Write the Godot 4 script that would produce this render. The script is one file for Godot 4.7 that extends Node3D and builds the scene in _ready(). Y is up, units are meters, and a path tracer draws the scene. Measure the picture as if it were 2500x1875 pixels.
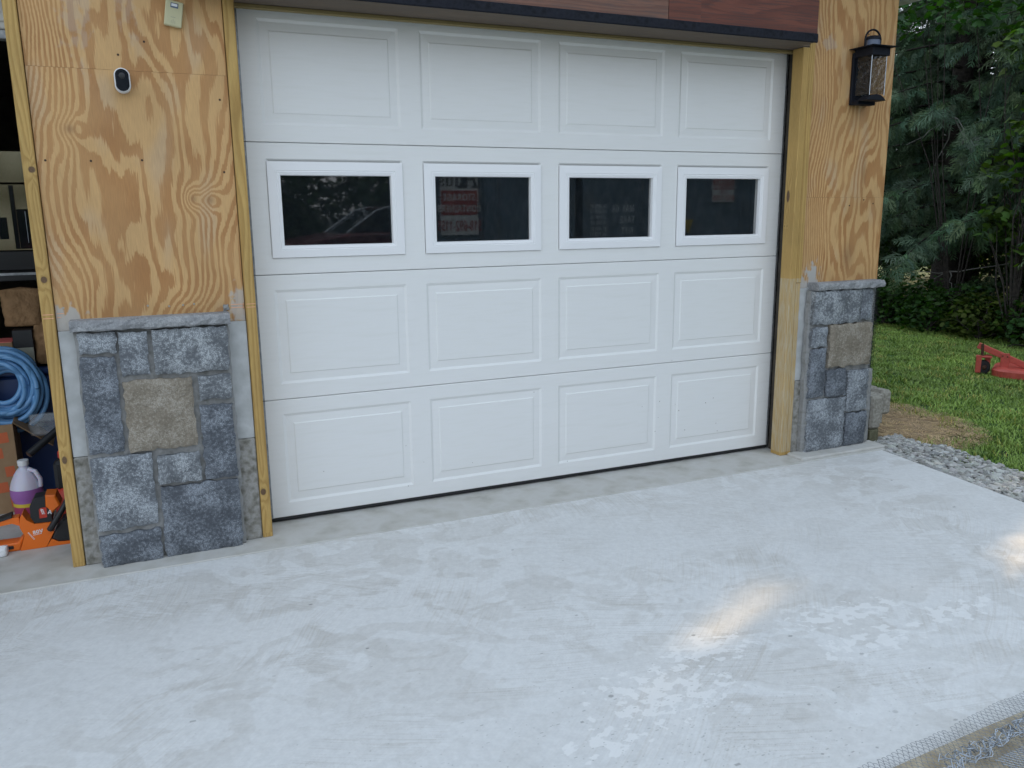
extends Node3D

var rng := RandomNumberGenerator.new()
var M := {}
const SUN := Vector3(0.888, 0.342, -0.307)   # towards the sun: low, from the right and behind the garage front
var gaps := []                                # openings in the foliage: [point on the ground the sun reaches, radius]

# ------------------------------------------------------------------ helpers
func L(r: float, g: float, b: float, a := 1.0) -> Color:
	var c := Color(r, g, b).linear_to_srgb()
	c.a = a
	return c

func mat(called: String, c: Color, rough := 0.8, metal := 0.0, spec := 0.5) -> StandardMaterial3D:
	var m := StandardMaterial3D.new()
	m.resource_name = called
	m.albedo_color = c
	m.roughness = rough
	m.metallic = metal
	m.metallic_specular = spec
	M[called] = m
	return m

func nz(seed_: int, freq: float, oct := 4, kind := FastNoiseLite.TYPE_SIMPLEX_SMOOTH) -> FastNoiseLite:
	var n := FastNoiseLite.new()
	n.seed = seed_
	n.frequency = freq
	n.noise_type = kind
	n.fractal_octaves = oct
	return n

func ntex(size: int, freq: float, cols: Array, seed_: int, oct := 4, kind := FastNoiseLite.TYPE_SIMPLEX_SMOOTH) -> NoiseTexture2D:
	var t := NoiseTexture2D.new()
	t.width = size
	t.height = size
	t.seamless = true
	t.noise = nz(seed_, freq, oct, kind)
	if cols.size() > 0:
		var g := Gradient.new()
		var off := PackedFloat32Array()
		var pc := PackedColorArray()
		for i in cols.size():
			off.append(float(i) / (cols.size() - 1))
			pc.append(cols[i])
		g.offsets = off
		g.colors = pc
		t.color_ramp = g
	return t

func tri(m: StandardMaterial3D, tex: Texture2D, per_m: float, bump: Texture2D = null, cm := 0.3) -> StandardMaterial3D:
	m.uv1_triplanar = true
	m.uv1_world_triplanar = true
	m.uv1_scale = Vector3(per_m, per_m, per_m)
	if tex:
		m.albedo_texture = tex
	if bump:
		m.heightmap_enabled = true
		m.heightmap_texture = bump
		m.heightmap_scale = cm
	return m

func image_tex(w: int, h: int, data: PackedByteArray) -> ImageTexture:
	return ImageTexture.create_from_image(Image.create_from_data(w, h, false, Image.FORMAT_RGB8, data))

func surf() -> SurfaceTool:
	var st := SurfaceTool.new()
	st.begin(Mesh.PRIMITIVE_TRIANGLES)
	return st

func tri3(st: SurfaceTool, a: Vector3, b: Vector3, c: Vector3, out: Vector3, ua := Vector2.ZERO, ub := Vector2.ZERO, uc := Vector2.ZERO) -> void:
	var n := (b - a).cross(c - a)
	if n.length_squared() < 1e-16:
		return
	n = n.normalized()
	if n.dot(out) > 0.0:
		st.set_normal(n); st.set_uv(ua); st.add_vertex(a)
		st.set_normal(n); st.set_uv(uc); st.add_vertex(c)
		st.set_normal(n); st.set_uv(ub); st.add_vertex(b)
	else:
		st.set_normal(-n); st.set_uv(ua); st.add_vertex(a)
		st.set_normal(-n); st.set_uv(ub); st.add_vertex(b)
		st.set_normal(-n); st.set_uv(uc); st.add_vertex(c)

func quad(st: SurfaceTool, a: Vector3, b: Vector3, c: Vector3, d: Vector3, out: Vector3, uv := [Vector2(0, 1), Vector2(1, 1), Vector2(1, 0), Vector2(0, 0)]) -> void:
	tri3(st, a, b, c, out, uv[0], uv[1], uv[2])
	tri3(st, a, c, d, out, uv[0], uv[2], uv[3])

# a box with chamfered edges; grain: the axis along which v runs, in metres
func box(st: SurfaceTool, lo: Vector3, hi: Vector3, b := 0.003, grain := 1, xf := Transform3D.IDENTITY) -> SurfaceTool:
	var mid := (lo + hi) / 2.0
	var h := (hi - lo) / 2.0
	b = minf(b, minf(h.x, minf(h.y, h.z)) * 0.9)
	var uvof := func(p: Vector3, axis: int) -> Vector2:
		var i := (axis + 1) % 3
		var j := (axis + 2) % 3
		if grain == i:
			return Vector2(p[j], p[i])
		return Vector2(p[i], p[j])
	var put := func(ps: Array, axis: int, out: Vector3) -> void:
		var q := []
		var uv := []
		for p in ps:
			q.append(xf * (mid + p))
			uv.append(uvof.call(mid + p, axis))
		var o: Vector3 = xf.basis * out
		if q.size() == 3:
			tri3(st, q[0], q[1], q[2], o, uv[0], uv[1], uv[2])
		else:
			quad(st, q[0], q[1], q[2], q[3], o, uv)
	for k in 3:
		var i := (k + 1) % 3
		var j := (k + 2) % 3
		for s in [-1.0, 1.0]:
			var ps := []
			for c in [[-1, -1], [1, -1], [1, 1], [-1, 1]]:
				var p := Vector3.ZERO
				p[k] = s * h[k]
				p[i] = c[0] * (h[i] - b)
				p[j] = c[1] * (h[j] - b)
				ps.append(p)
			var o := Vector3.ZERO
			o[k] = s
			put.call(ps, k, o)
		if b > 0.0:
			for si in [-1.0, 1.0]:
				for sj in [-1.0, 1.0]:
					var ps := []
					for c in [[-1, 0], [1, 0], [1, 1], [-1, 1]]:
						var p := Vector3.ZERO
						p[k] = c[0] * (h[k] - b)
						p[i] = si * (h[i] - (b if c[1] else 0.0))
						p[j] = sj * (h[j] - (0.0 if c[1] else b))
						ps.append(p)
					var o := Vector3.ZERO
					o[i] = si
					o[j] = sj
					put.call(ps, i, o)
	if b > 0.0:
		for sx in [-1.0, 1.0]:
			for sy in [-1.0, 1.0]:
				for sz in [-1.0, 1.0]:
					var s := Vector3(sx, sy, sz)
					put.call([Vector3(s.x * h.x, s.y * (h.y - b), s.z * (h.z - b)), Vector3(s.x * (h.x - b), s.y * h.y, s.z * (h.z - b)), Vector3(s.x * (h.x - b), s.y * (h.y - b), s.z * h.z)], 0, s)
	return st

func tube(st: SurfaceTool, pts: Array, rad: Array, sides := 8, caps := true) -> SurfaceTool:
	var rings := []
	var prev := Vector3.UP
	for i in pts.size():
		var d: Vector3 = (pts[mini(i + 1, pts.size() - 1)] - pts[maxi(i - 1, 0)]).normalized()
		if i == 0:
			prev = Vector3.UP if absf(d.y) < 0.9 else Vector3.RIGHT
		var u := d.cross(prev).normalized()
		var v := u.cross(d).normalized()
		prev = v
		var r: float = rad[mini(i, rad.size() - 1)]
		var ring := []
		for k in sides:
			var a := TAU * k / sides
			var n := u * cos(a) + v * sin(a)
			ring.append([pts[i] + n * r, n])
		rings.append(ring)
	for i in pts.size() - 1:
		for k in sides:
			var a = rings[i][k]
			var b = rings[i][(k + 1) % sides]
			var c = rings[i + 1][(k + 1) % sides]
			var d = rings[i + 1][k]
			var u0 := Vector2(float(k) / sides, float(i))
			for q in [[a, b, c], [a, c, d]]:
				var n: Vector3 = (q[1][0] - q[0][0]).cross(q[2][0] - q[0][0])
				var flip: bool = n.dot(q[0][1] + q[1][1] + q[2][1]) > 0.0
				for w in ([0, 2, 1] if flip else [0, 1, 2]):
					st.set_normal(q[w][1]); st.set_uv(u0); st.add_vertex(q[w][0])
	if caps:
		for e in [0, pts.size() - 1]:
			var out: Vector3 = pts[e] - pts[1 if e == 0 else e - 1]
			for k in sides:
				tri3(st, pts[e], rings[e][k][0], rings[e][(k + 1) % sides][0], out)
	return st

# profile: [radius, height] pairs turned round y
func lathe(st: SurfaceTool, prof: Array, sides := 20, at := Vector3.ZERO, squash := Vector3.ONE) -> SurfaceTool:
	var P := func(i: int, k: int) -> Vector3:
		var a := TAU * k / sides
		return at + Vector3(cos(a) * prof[i][0], prof[i][1], sin(a) * prof[i][0]) * squash
	var N := func(i: int, k: int) -> Vector3:
		var p0 = prof[maxi(i - 1, 0)]
		var p1 = prof[mini(i + 1, prof.size() - 1)]
		var a := TAU * k / sides
		var t := Vector2(p1[1] - p0[1], -(p1[0] - p0[0])).normalized()
		return Vector3(cos(a) * t.x, t.y, sin(a) * t.x)
	for i in prof.size() - 1:
		for k in sides:
			for q in [[[i, k], [i, k + 1], [i + 1, k + 1]], [[i, k], [i + 1, k + 1], [i + 1, k]]]:
				var v := []
				var n := []
				for w in q:
					v.append(P.call(w[0], w[1]))
					n.append(N.call(w[0], w[1]))
				var g: Vector3 = (v[1] - v[0]).cross(v[2] - v[0])
				if g.length_squared() < 1e-16:
					continue
				for w in ([0, 2, 1] if g.dot(n[0] + n[1] + n[2]) > 0.0 else [0, 1, 2]):
					st.set_normal(n[w]); st.add_vertex(v[w])
	return st

# an outline in x, y given a thickness along z (front at z0), with a chamfered front edge
func prism(st: SurfaceTool, poly: Array, z0: float, z1: float, bev := 0.004) -> SurfaceTool:
	var p := PackedVector2Array()
	for q in poly:
		p.append(Vector2(q[0], q[1]))
	if Geometry2D.is_polygon_clockwise(p):
		p.reverse()
	var inner := p
	if bev > 0.0:
		var o := Geometry2D.offset_polygon(p, -bev)
		if o.size() == 1 and o[0].size() == p.size():
			# match the start
			var best := 0
			for i in o[0].size():
				if o[0][i].distance_to(p[0]) < o[0][best].distance_to(p[0]):
					best = i
			inner = PackedVector2Array()
			for i in p.size():
				inner.append(o[0][(i + best) % p.size()])
		else:
			bev = 0.0
	var s := signf(z0 - z1)
	var id := Geometry2D.triangulate_polygon(inner)
	for i in range(0, id.size(), 3):
		tri3(st, Vector3(inner[id[i]].x, inner[id[i]].y, z0), Vector3(inner[id[i + 1]].x, inner[id[i + 1]].y, z0), Vector3(inner[id[i + 2]].x, inner[id[i + 2]].y, z0), Vector3(0, 0, s))
	id = Geometry2D.triangulate_polygon(p)
	for i in range(0, id.size(), 3):
		tri3(st, Vector3(p[id[i]].x, p[id[i]].y, z1), Vector3(p[id[i + 1]].x, p[id[i + 1]].y, z1), Vector3(p[id[i + 2]].x, p[id[i + 2]].y, z1), Vector3(0, 0, -s))
	for i in p.size():
		var a := p[i]
		var b := p[(i + 1) % p.size()]
		var n := Vector3((b - a).y, -(b - a).x, 0)
		var zb := z0 - s * bev
		quad(st, Vector3(a.x, a.y, zb), Vector3(b.x, b.y, zb), Vector3(b.x, b.y, z1), Vector3(a.x, a.y, z1), n)
		if bev > 0.0:
			var c := inner[i]
			var d := inner[(i + 1) % p.size()]
			quad(st, Vector3(a.x, a.y, zb), Vector3(b.x, b.y, zb), Vector3(d.x, d.y, z0), Vector3(c.x, c.y, z0), n + Vector3(0, 0, s))
	return st

func tag(o: Node3D, label := "", category := "", group := "", kind := "") -> Node3D:
	if label: o.set_meta("label", label)
	if category: o.set_meta("category", category)
	if group: o.set_meta("group", group)
	if kind: o.set_meta("kind", kind)
	return o

func put(called: String, st, m: Material, parent: Node3D = null) -> MeshInstance3D:
	var o := MeshInstance3D.new()
	o.name = called
	var me: Mesh = st.commit() if st is SurfaceTool else st
	o.mesh = me
	o.material_override = m
	o.cast_shadow = GeometryInstance3D.SHADOW_CASTING_SETTING_ON
	if parent: parent.add_child(o, true)
	else: add_child(o, true)
	return o

var taken := {}
func numbered(called: String) -> String:
	taken[called] = taken.get(called, -1) + 1
	return called if taken[called] == 0 else "%s_%03d" % [called, taken[called]]

func thing(called: String, at: Vector3, label: String, category: String, group := "") -> Node3D:
	var o := Node3D.new()
	o.name = numbered(called)
	add_child(o)
	o.position = at
	tag(o, label, category, group)
	return o

func structure(called: String, st, m: Material) -> MeshInstance3D:
	var o := put(called, st, m)
	o.set_meta("kind", "structure")
	return o

func text(s: String, height: float, m: Material, parent: Node3D, at: Vector3, turn := Vector3.ZERO, called := "lettering", stretch := 1.0, deep := 0.001, serif := false) -> MeshInstance3D:
	var t := TextMesh.new()
	var f := SystemFont.new()
	f.font_names = PackedStringArray(["Droid Serif" if serif else "Droid Sans"])
	f.font_weight = 700
	t.font = f
	t.text = s
	t.font_size = 48
	t.pixel_size = height / 34.5
	t.depth = deep
	t.curve_step = 3.0
	var o := put(called, t, m, parent)
	o.position = at
	o.rotation = turn
	o.scale = Vector3(stretch, 1, 1)
	return o

func multi(called: String, mesh: Mesh, m: Material, xfs: Array, cols: Array, parent: Node3D = null) -> MultiMeshInstance3D:
	var mm := MultiMesh.new()
	mm.transform_format = MultiMesh.TRANSFORM_3D
	mm.use_colors = true
	mm.mesh = mesh
	mm.instance_count = xfs.size()
	for i in xfs.size():
		mm.set_instance_transform(i, xfs[i])
		mm.set_instance_color(i, cols[i])
	var o := MultiMeshInstance3D.new()
	o.name = called
	o.multimesh = mm
	o.material_override = m
	if parent: parent.add_child(o, true)
	else: add_child(o, true)
	return o

func in_gap(p: Vector3, more := 0.0) -> bool:
	for g in gaps:
		var d: Vector3 = p - g[0]
		if (d - SUN * d.dot(SUN)).length() < g[1] + more:
			return true
	return false

func R(a: float, b: float) -> float:
	return rng.randf_range(a, b)

# ------------------------------------------------------------------ computed textures
# rotary-cut plywood: contour bands of a smooth height field, drawn out along y; sizes in metres
func plywood(w: int, h: int, wm: float, hm: float, seed_: int, slope: Callable, knots: Array, smears: Array) -> ImageTexture:
	var low := nz(seed_, 1.0, 2)
	var mid := nz(seed_ + 1, 1.0, 3)
	var jag := nz(seed_ + 2, 1.0, 2)
	var fib := nz(seed_ + 3, 1.0, 2)
	var sm := nz(seed_ + 4, 1.0, 4)
	var data := PackedByteArray()
	data.resize(w * h * 3)
	var early := Vector3(0.575, 0.352, 0.150)
	var late := Vector3(0.385, 0.178, 0.056)
	var pale := Vector3(0.52, 0.375, 0.235)
	var cem := Vector3(0.46, 0.44, 0.41)
	var k := 0
	for j in h:
		var y := hm * (1.0 - (j + 0.5) / h)
		for i in w:
			var x := wm * (i + 0.5) / w
			var f: float = slope.call(x, y)
			f += low.get_noise_2d(x * 2.2, y * 0.9) * 3.4 + mid.get_noise_2d(x * 7.0, y * 1.9) * 0.95
			var kd := 0.0
			for q in knots:
				var dx: float = (x - q[0]) / q[2]
				var dy: float = (y - q[1]) / q[3]
				var r2 := dx * dx + dy * dy
				if r2 < 12.0:
					var e := exp(-r2)
					f += q[4] * e
					kd = maxf(kd, exp(-r2 * 9.0))
			f += jag.get_noise_2d(x * 190.0, y * 6.5) * 0.13
			var t := f - floorf(f)
			var a := smoothstep(0.40, 0.52, t) * (1.0 - smoothstep(0.93, 0.99, t))
			var fb := fib.get_noise_2d(x * 420.0, y * 14.0)
			var bl := smoothstep(0.1, 0.6, low.get_noise_2d(x * 5.0 + 31.0, y * 2.0))
			var c := early.lerp(pale, bl * 0.55).lerp(late, a * (0.72 + 0.28 * low.get_noise_2d(x * 4.0, y * 3.0 + 9.0)))
			c *= 1.0 + fb * 0.13 + mid.get_noise_2d(x * 3.0, y * 2.0 + 4.0) * 0.10
			c = c.lerp(Vector3(0.20, 0.095, 0.04), kd * 0.5)
			for q in smears:
				var e: float = clampf(1.0 - Vector2((x - q[0]) / q[2], (y - q[1]) / q[3]).length(), 0.0, 1.0)
				if e > 0.0:
					c = c.lerp(cem, smoothstep(0.25, 0.55, e * 0.9 + sm.get_noise_2d(x * 26.0, y * 15.0) * 0.5) * q[4])
			data[k] = int(clampf(pow(c.x, 0.4545), 0, 1) * 255.0)
			data[k + 1] = int(clampf(pow(c.y, 0.4545), 0, 1) * 255.0)
			data[k + 2] = int(clampf(pow(c.z, 0.4545), 0, 1) * 255.0)
			k += 3
	return image_tex(w, h, data)

# sawn lumber: fine lines along v with knots; covers 0.2 m by hm metres
func lumber(w: int, h: int, hm: float, seed_: int, c0: Vector3, c1: Vector3, rings: float, knots: Array, grime := Vector3.ZERO, worn_below := -1.0) -> ImageTexture:
	var low := nz(seed_, 1.0, 2)
	var fib := nz(seed_ + 1, 1.0, 3)
	var dirt := nz(seed_ + 2, 1.0, 4)
	var data := PackedByteArray()
	data.resize(w * h * 3)
	var k := 0
	for j in h:
		var y := hm * (j + 0.5) / h
		for i in w:
			var x := 0.2 * (i + 0.5) / w
			var f := x * rings + low.get_noise_2d(x * 7.0, y * 0.8) * 2.2
			var kd := 0.0
			for q in knots:
				var dx: float = (x - q[0]) / q[2]
				var dy: float = (y - q[1]) / q[3]
				var r2 := dx * dx + dy * dy * 0.16
				if r2 < 14.0:
					f += 2.4 * exp(-r2 * 0.45) * signf(dx + 0.01)
				kd = maxf(kd, 1.0 - smoothstep(0.8, 1.1, sqrt(dx * dx + dy * dy)))
			var t := f - floorf(f)
			var a := smoothstep(0.25, 0.85, t) * (1.0 - smoothstep(0.9, 1.0, t))
			var c := c0.lerp(c1, a * 0.75)
			c *= 1.0 + fib.get_noise_2d(x * 500.0, y * 16.0) * 0.16 + low.get_noise_2d(x * 9.0, y * 2.2 + 7.0) * 0.14
			if grime != Vector3.ZERO:
				c = c.lerp(grime, smoothstep(0.0, 0.4, dirt.get_noise_2d(x * 110.0, y * 4.0)) * 0.55)
			if y < worn_below:
				var wf := 0.25 + 0.5 * smoothstep(-0.15, 0.3, dirt.get_noise_2d(x * 150.0, y * 7.0 + 3.0))
				c = c.lerp(Vector3(0.50, 0.43, 0.31), wf)
			if kd > 0.0:
				c = c.lerp(Vector3(0.075, 0.04, 0.022) * (1.4 + fib.get_noise_2d(x * 300.0, y * 300.0)), kd * 0.92)
			data[k] = int(clampf(pow(c.x, 0.4545), 0, 1) * 255.0)
			data[k + 1] = int(clampf(pow(c.y, 0.4545), 0, 1) * 255.0)
			data[k + 2] = int(clampf(pow(c.z, 0.4545), 0, 1) * 255.0)
			k += 3
	return image_tex(w, h, data)

# steel-trowelled concrete: pale laitance with darker worn islands, curved trowel streaks, pits and lime bloom.
# covers x -1.6..3.4 and z 0.28..4.28 ; returns [colour, relief]
func concrete(n: int) -> Array:
	var low := nz(71, 0.55, 3)
	var wx := nz(72, 1.3, 3)
	var isl := nz(73, 1.0, 5)
	var fine := nz(74, 1.0, 3)
	var str_ := nz(75, 1.0, 3)
	var lime := nz(76, 1.0, 5)
	var data := PackedByteArray()
	var hdat := PackedByteArray()
	data.resize(n * n * 3)
	hdat.resize(n * n * 3)
	var pale := Vector3(0.67, 0.672, 0.668)
	var worn := Vector3(0.495, 0.478, 0.45)
	var k := 0
	for j in n:
		var z := 0.28 + 4.0 * (j + 0.5) / n
		for i in n:
			var x := -1.6 + 5.0 * (i + 0.5) / n
			var w1 := wx.get_noise_2d(x, z)
			var w2 := wx.get_noise_2d(x + 40.0, z)
			# islands: drawn out along the front at the left, rounder at the right; ragged edges
			var rag := fine.get_noise_2d(x * 9.0 + w2 * 2.0, z * 15.0)
			var e := isl.get_noise_2d(x * 0.85 + w1 * 1.3, z * 2.6 + w2 * 1.1)
			var band := low.get_noise_2d(x * 1.2, z * 1.6)
			var v := e + band * 0.3 + rag * 0.16 - 0.03
			var v2 := isl.get_noise_2d(x * 2.3 - w2 * 1.6 + 17.0, z * 4.4 + w1 * 1.6) + rag * 0.22 - 0.12
			var soft := smoothstep(-0.25, 0.35, band + 0.15 - x * 0.05)
			var a := smoothstep(-0.02, 0.10, v) * (0.10 + 0.22 * soft) + smoothstep(0.0, 0.07, v2) * (0.08 + 0.15 * soft)
			var el := smoothstep(0.0, 0.35, low.get_noise_2d(x * 2.4 + 5.0, z * 2.4))
			var edge := (exp(-v * v * 3200.0) + exp(-v2 * v2 * 2600.0)) * 0.20 * el
			# trowel sweeps: arcs round centres that shift with x
			var cx := floorf(x * 1.1 + w1 * 0.35) / 1.1
			var ang := Vector2(x - cx + 0.9, z - 0.2 + 0.4 * sin(cx * 7.0))
			var st := str_.get_noise_2d(ang.length() * 105.0, ang.angle() * 3.4 + cx * 9.0)
			var an2 := Vector2(x - cx - 1.3, z + 0.9 - 0.5 * sin(cx * 11.0))
			var st2 := str_.get_noise_2d(an2.length() * 150.0 + 60.0, an2.angle() * 6.0 - cx * 5.0)
			var sw2 := smoothstep(0.05, 0.3, low.get_noise_2d(x * 2.3 - 9.0, z * 2.3 + 14.0))
			var sw := smoothstep(0.0, 0.4, low.get_noise_2d(x * 1.7 + 21.0, z * 1.7))
			var fn := fine.get_noise_2d(x * 26.0, z * 26.0)
			var c := pale.lerp(worn, clampf(a + edge + smoothstep(0.16, 0.36, st) * (0.11 + 0.34 * sw) + smoothstep(0.2, 0.36, st2) * (0.06 + 0.34 * sw2), 0.0, 1.0))
			c *= 1.0 + st * (0.03 + 0.07 * sw) + fn * 0.07 + fine.get_noise_2d(x * 75.0, z * 75.0 + 9.0) * 0.05 + band * 0.05
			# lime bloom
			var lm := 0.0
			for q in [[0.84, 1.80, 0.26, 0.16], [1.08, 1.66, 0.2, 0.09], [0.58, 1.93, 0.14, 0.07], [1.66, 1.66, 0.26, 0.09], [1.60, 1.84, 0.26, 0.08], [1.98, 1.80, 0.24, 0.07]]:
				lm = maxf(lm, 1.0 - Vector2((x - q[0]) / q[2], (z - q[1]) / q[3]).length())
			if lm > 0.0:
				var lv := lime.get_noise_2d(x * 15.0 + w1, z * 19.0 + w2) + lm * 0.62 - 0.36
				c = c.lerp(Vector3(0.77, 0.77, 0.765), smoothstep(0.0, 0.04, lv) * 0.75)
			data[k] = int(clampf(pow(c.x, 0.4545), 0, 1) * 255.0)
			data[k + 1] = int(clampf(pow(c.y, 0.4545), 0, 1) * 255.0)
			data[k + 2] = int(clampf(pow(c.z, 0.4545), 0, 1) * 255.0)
			var hh := int(clampf(0.55 + st * 0.16 + fn * 0.10 - a * 0.22, 0, 1) * 255.0)
			hdat[k] = hh
			hdat[k + 1] = hh
			hdat[k + 2] = hh
			k += 3
	# scattered pits and specks
	for q in 1500:
		var x := R(-1.5, 3.3)
		var z := 0.3 + 3.0 * pow(R(0, 1), 0.7)
		if q < 620:
			x = 0.75 + (R(-1, 1) + R(-1, 1)) * 0.42
			z = 2.05 + (R(-1, 1) + R(-1, 1)) * 0.26
		var ci := (x + 1.6) / 5.0 * n
		var cj := (z - 0.28) / 4.0 * n
		var ra := R(0.4, 0.8) if q % 25 else R(1.0, 2.3)
		var dk := R(0.72, 0.94)
		for dj in range(-3, 4):
			for di in range(-4, 5):
				if Vector2(di * 0.75, dj).length() > ra: continue
				var pi := int(ci) + di
				var pj := int(cj) + dj
				if pi < 0 or pj < 0 or pi >= n or pj >= n: continue
				var o := (pj * n + pi) * 3
				for ch in 3:
					data[o + ch] = int(data[o + ch] * dk)
					hdat[o + ch] = int(hdat[o + ch] * 0.6)
	return [image_tex(n, n, data), image_tex(n, n, hdat)]

# granite-like ashlar face: dark ground, pale crystals and bloom
func granite(n: int, seed_: int, dark: Vector3, light: Vector3, bloom: Vector3) -> Array:
	var a := nz(seed_, 1.0, 4)
	var b := nz(seed_ + 1, 1.0, 3)
	var c := nz(seed_ + 2, 1.0, 2)
	var data := PackedByteArray()
	var hd := PackedByteArray()
	data.resize(n * n * 3)
	hd.resize(n * n * 3)
	var k := 0
	for j in n:
		for i in n:
			var x := 1.6 * i / n
			var y := 1.6 * j / n
			var big := a.get_noise_2d(x * 7.0, y * 7.0) * 1.3
			var m := b.get_noise_2d(x * 55.0, y * 55.0)
			var s := c.get_noise_2d(x * 190.0, y * 190.0)
			var col := dark.lerp(light, clampf(0.32 + m * 0.65 + big * 0.50, 0, 1))
			col = col.lerp(bloom, smoothstep(0.14, 0.50, s * 0.95 + m * 0.42 + big * 0.42) * 0.75)
			col = col.lerp(dark * 0.6, smoothstep(0.3, 0.6, -s + m * 0.2) * 0.5)
			data[k] = int(clampf(pow(col.x, 0.4545), 0, 1) * 255.0)
			data[k + 1] = int(clampf(pow(col.y, 0.4545), 0, 1) * 255.0)
			data[k + 2] = int(clampf(pow(col.z, 0.4545), 0, 1) * 255.0)
			var hh := int(clampf(0.5 + m * 0.35 + s * 0.2 + big * 0.2, 0, 1) * 255.0)
			hd[k] = hh
			hd[k + 1] = hh
			hd[k + 2] = hh
			k += 3
	return [image_tex(n, n, data), image_tex(n, n, hd)]

# ------------------------------------------------------------------ materials
func materials() -> void:
	var m: StandardMaterial3D
	var bump := ntex(256, 0.02, [], 5, 5)
	m = mat("door_white", L(0.80, 0.80, 0.79), 0.42)
	var emb := NoiseTexture2D.new()
	emb.width = 512
	emb.height = 512
	emb.seamless = true
	emb.noise = nz(8, 0.02, 4)
	m.heightmap_enabled = true
	m.heightmap_texture = emb
	m.heightmap_scale = 0.006
	m.uv1_triplanar = true
	m.uv1_world_triplanar = true
	m.uv1_scale = Vector3(0.8, 9, 9)
	m.albedo_texture = ntex(256, 0.012, [Color(0.985, 0.985, 0.98), Color(1, 1, 1), Color(0.99, 0.99, 0.985)], 6, 3)
	mat("frame_white", L(0.86, 0.86, 0.87), 0.3)
	tri(mat("galvanised", L(0.42, 0.43, 0.44), 0.4, 0.7), ntex(256, 0.03, [Color(0.72, 0.74, 0.76), Color(1, 1, 1)], 7, 3, FastNoiseLite.TYPE_CELLULAR), 5.0)
	mat("rubber", L(0.018, 0.018, 0.02), 0.7)
	m = mat("pane", Color(0.40, 0.46, 0.50, 0.03), 0.02)
	m.transparency = BaseMaterial3D.TRANSPARENCY_ALPHA
	m = mat("ripple_glass", Color(0.14, 0.16, 0.18, 0.42), 0.05)
	m.transparency = BaseMaterial3D.TRANSPARENCY_ALPHA
	# timber
	var yel := Vector3(0.50, 0.325, 0.105)
	var yel2 := Vector3(0.36, 0.205, 0.052)
	for q in [["jamb_a", 21, [[0.066, 1.477, 0.0115, 0.0115], [0.061, 1.091, 0.011, 0.0125], [0.054, 0.413, 0.009, 0.016]], 1], ["jamb_b", 31, [[0.164, 0.182, 0.0115, 0.015]], 1], ["jamb_c", 41, [[0.094, 1.38, 0.012, 0.032], [0.080, 1.227, 0.003, 0.003], [0.099, 1.227, 0.003, 0.003]], 1]]:
		m = mat(q[0], Color.WHITE, 0.75)
		m.albedo_texture = lumber(128, 1200, 2.4, q[1], yel, yel2, 62.0 if q[0] != "jamb_c" else 110.0, q[2], Vector3.ZERO, -1.0 if q[0] != "jamb_c" else 0.955)
		m.uv1_scale = Vector3(5.0, 1.0 / 2.4, 1)
		m.uv1_offset = Vector3(0, 0, 0)
	m = mat("weathered", Color.WHITE, 0.85)
	m.albedo_texture = lumber(128, 1024, 3.0, 51, Vector3(0.17, 0.125, 0.085), Vector3(0.085, 0.062, 0.046), 120.0, [], Vector3(0.10, 0.09, 0.085))
	m.uv1_scale = Vector3(5.0, 1.0 / 3.0, 1)
	mat("dull_trim", L(0.26, 0.20, 0.085), 0.8)
	m = mat("header_red", Color.WHITE, 0.75)
	m.albedo_texture = lumber(256, 768, 1.0, 61, Vector3(0.165, 0.050, 0.030), Vector3(0.105, 0.030, 0.020), 17.0, [[0.09, 0.35, 0.012, 0.008]], Vector3(0.055, 0.032, 0.03))
	m.uv1_scale = Vector3(5.0, 1.0, 1)
	m = mat("header_brown", Color.WHITE, 0.8)
	m.albedo_texture = lumber(256, 1024, 2.0, 65, Vector3(0.20, 0.098, 0.068), Vector3(0.13, 0.062, 0.045), 22.0, [[0.05, 0.6, 0.009, 0.007], [0.07, 1.3, 0.01, 0.008], [0.06, 1.72, 0.008, 0.006]], Vector3(0.09, 0.07, 0.065))
	m.uv1_scale = Vector3(5.0, 0.5, 1)
	tri(mat("tar_strip", L(0.018, 0.020, 0.028), 0.8, 0.0, 0.3), ntex(256, 0.02, [Color(0.7, 0.7, 0.7), Color(1, 1, 1), Color(0.8, 0.8, 0.85)], 9), 4.0, bump, 0.2)
	# plywood faces
	m = mat("ply_left", Color.WHITE, 0.7)
	m.albedo_texture = plywood(448, 1152, 0.66, 1.6, 211,
		func(x, y): return 46.0 * x - 27.0 * maxf(0.0, x - 0.14) + maxf(0.0, x - 0.46) * 4.0 + sin(y * 2.1 + 1.0) * 0.9,
		[[0.115, 0.72, 0.05, 0.045, 2.2], [0.505, 0.475, 0.032, 0.042, 3.2], [0.565, 0.47, 0.038, 0.045, 3.4], [0.46, 0.03, 0.10, 0.07, 2.6]],
		[[0.03, 0.03, 0.10, 0.10, 0.9], [0.64, 0.06, 0.06, 0.12, 0.7], [0.33, 0.0, 0.5, 0.05, 0.5], [0.16, 1.2, 0.08, 0.35, 0.25], [0.33, 1.25, 0.06, 0.3, 0.2]])
	m = mat("ply_right", Color.WHITE, 0.7)
	m.albedo_texture = plywood(384, 1152, 0.60, 1.6, 317,
		func(x, y): return 52.0 * x - 34.0 * maxf(0.0, x - 0.17) + sin(y * 1.7) * 0.5,
		[[0.34, 0.16, 0.12, 0.22, 1.3], [0.42, 0.6, 0.05, 0.25, 1.2]],
		[[0.10, 0.03, 0.07, 0.16, 1.0], [0.03, 0.02, 0.05, 0.10, 0.9], [0.12, 1.24, 0.08, 0.06, 0.3]])
	# stone
	var g := granite(1024, 401, Vector3(0.12, 0.126, 0.134), Vector3(0.34, 0.352, 0.36), Vector3(0.60, 0.61, 0.61))
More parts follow.
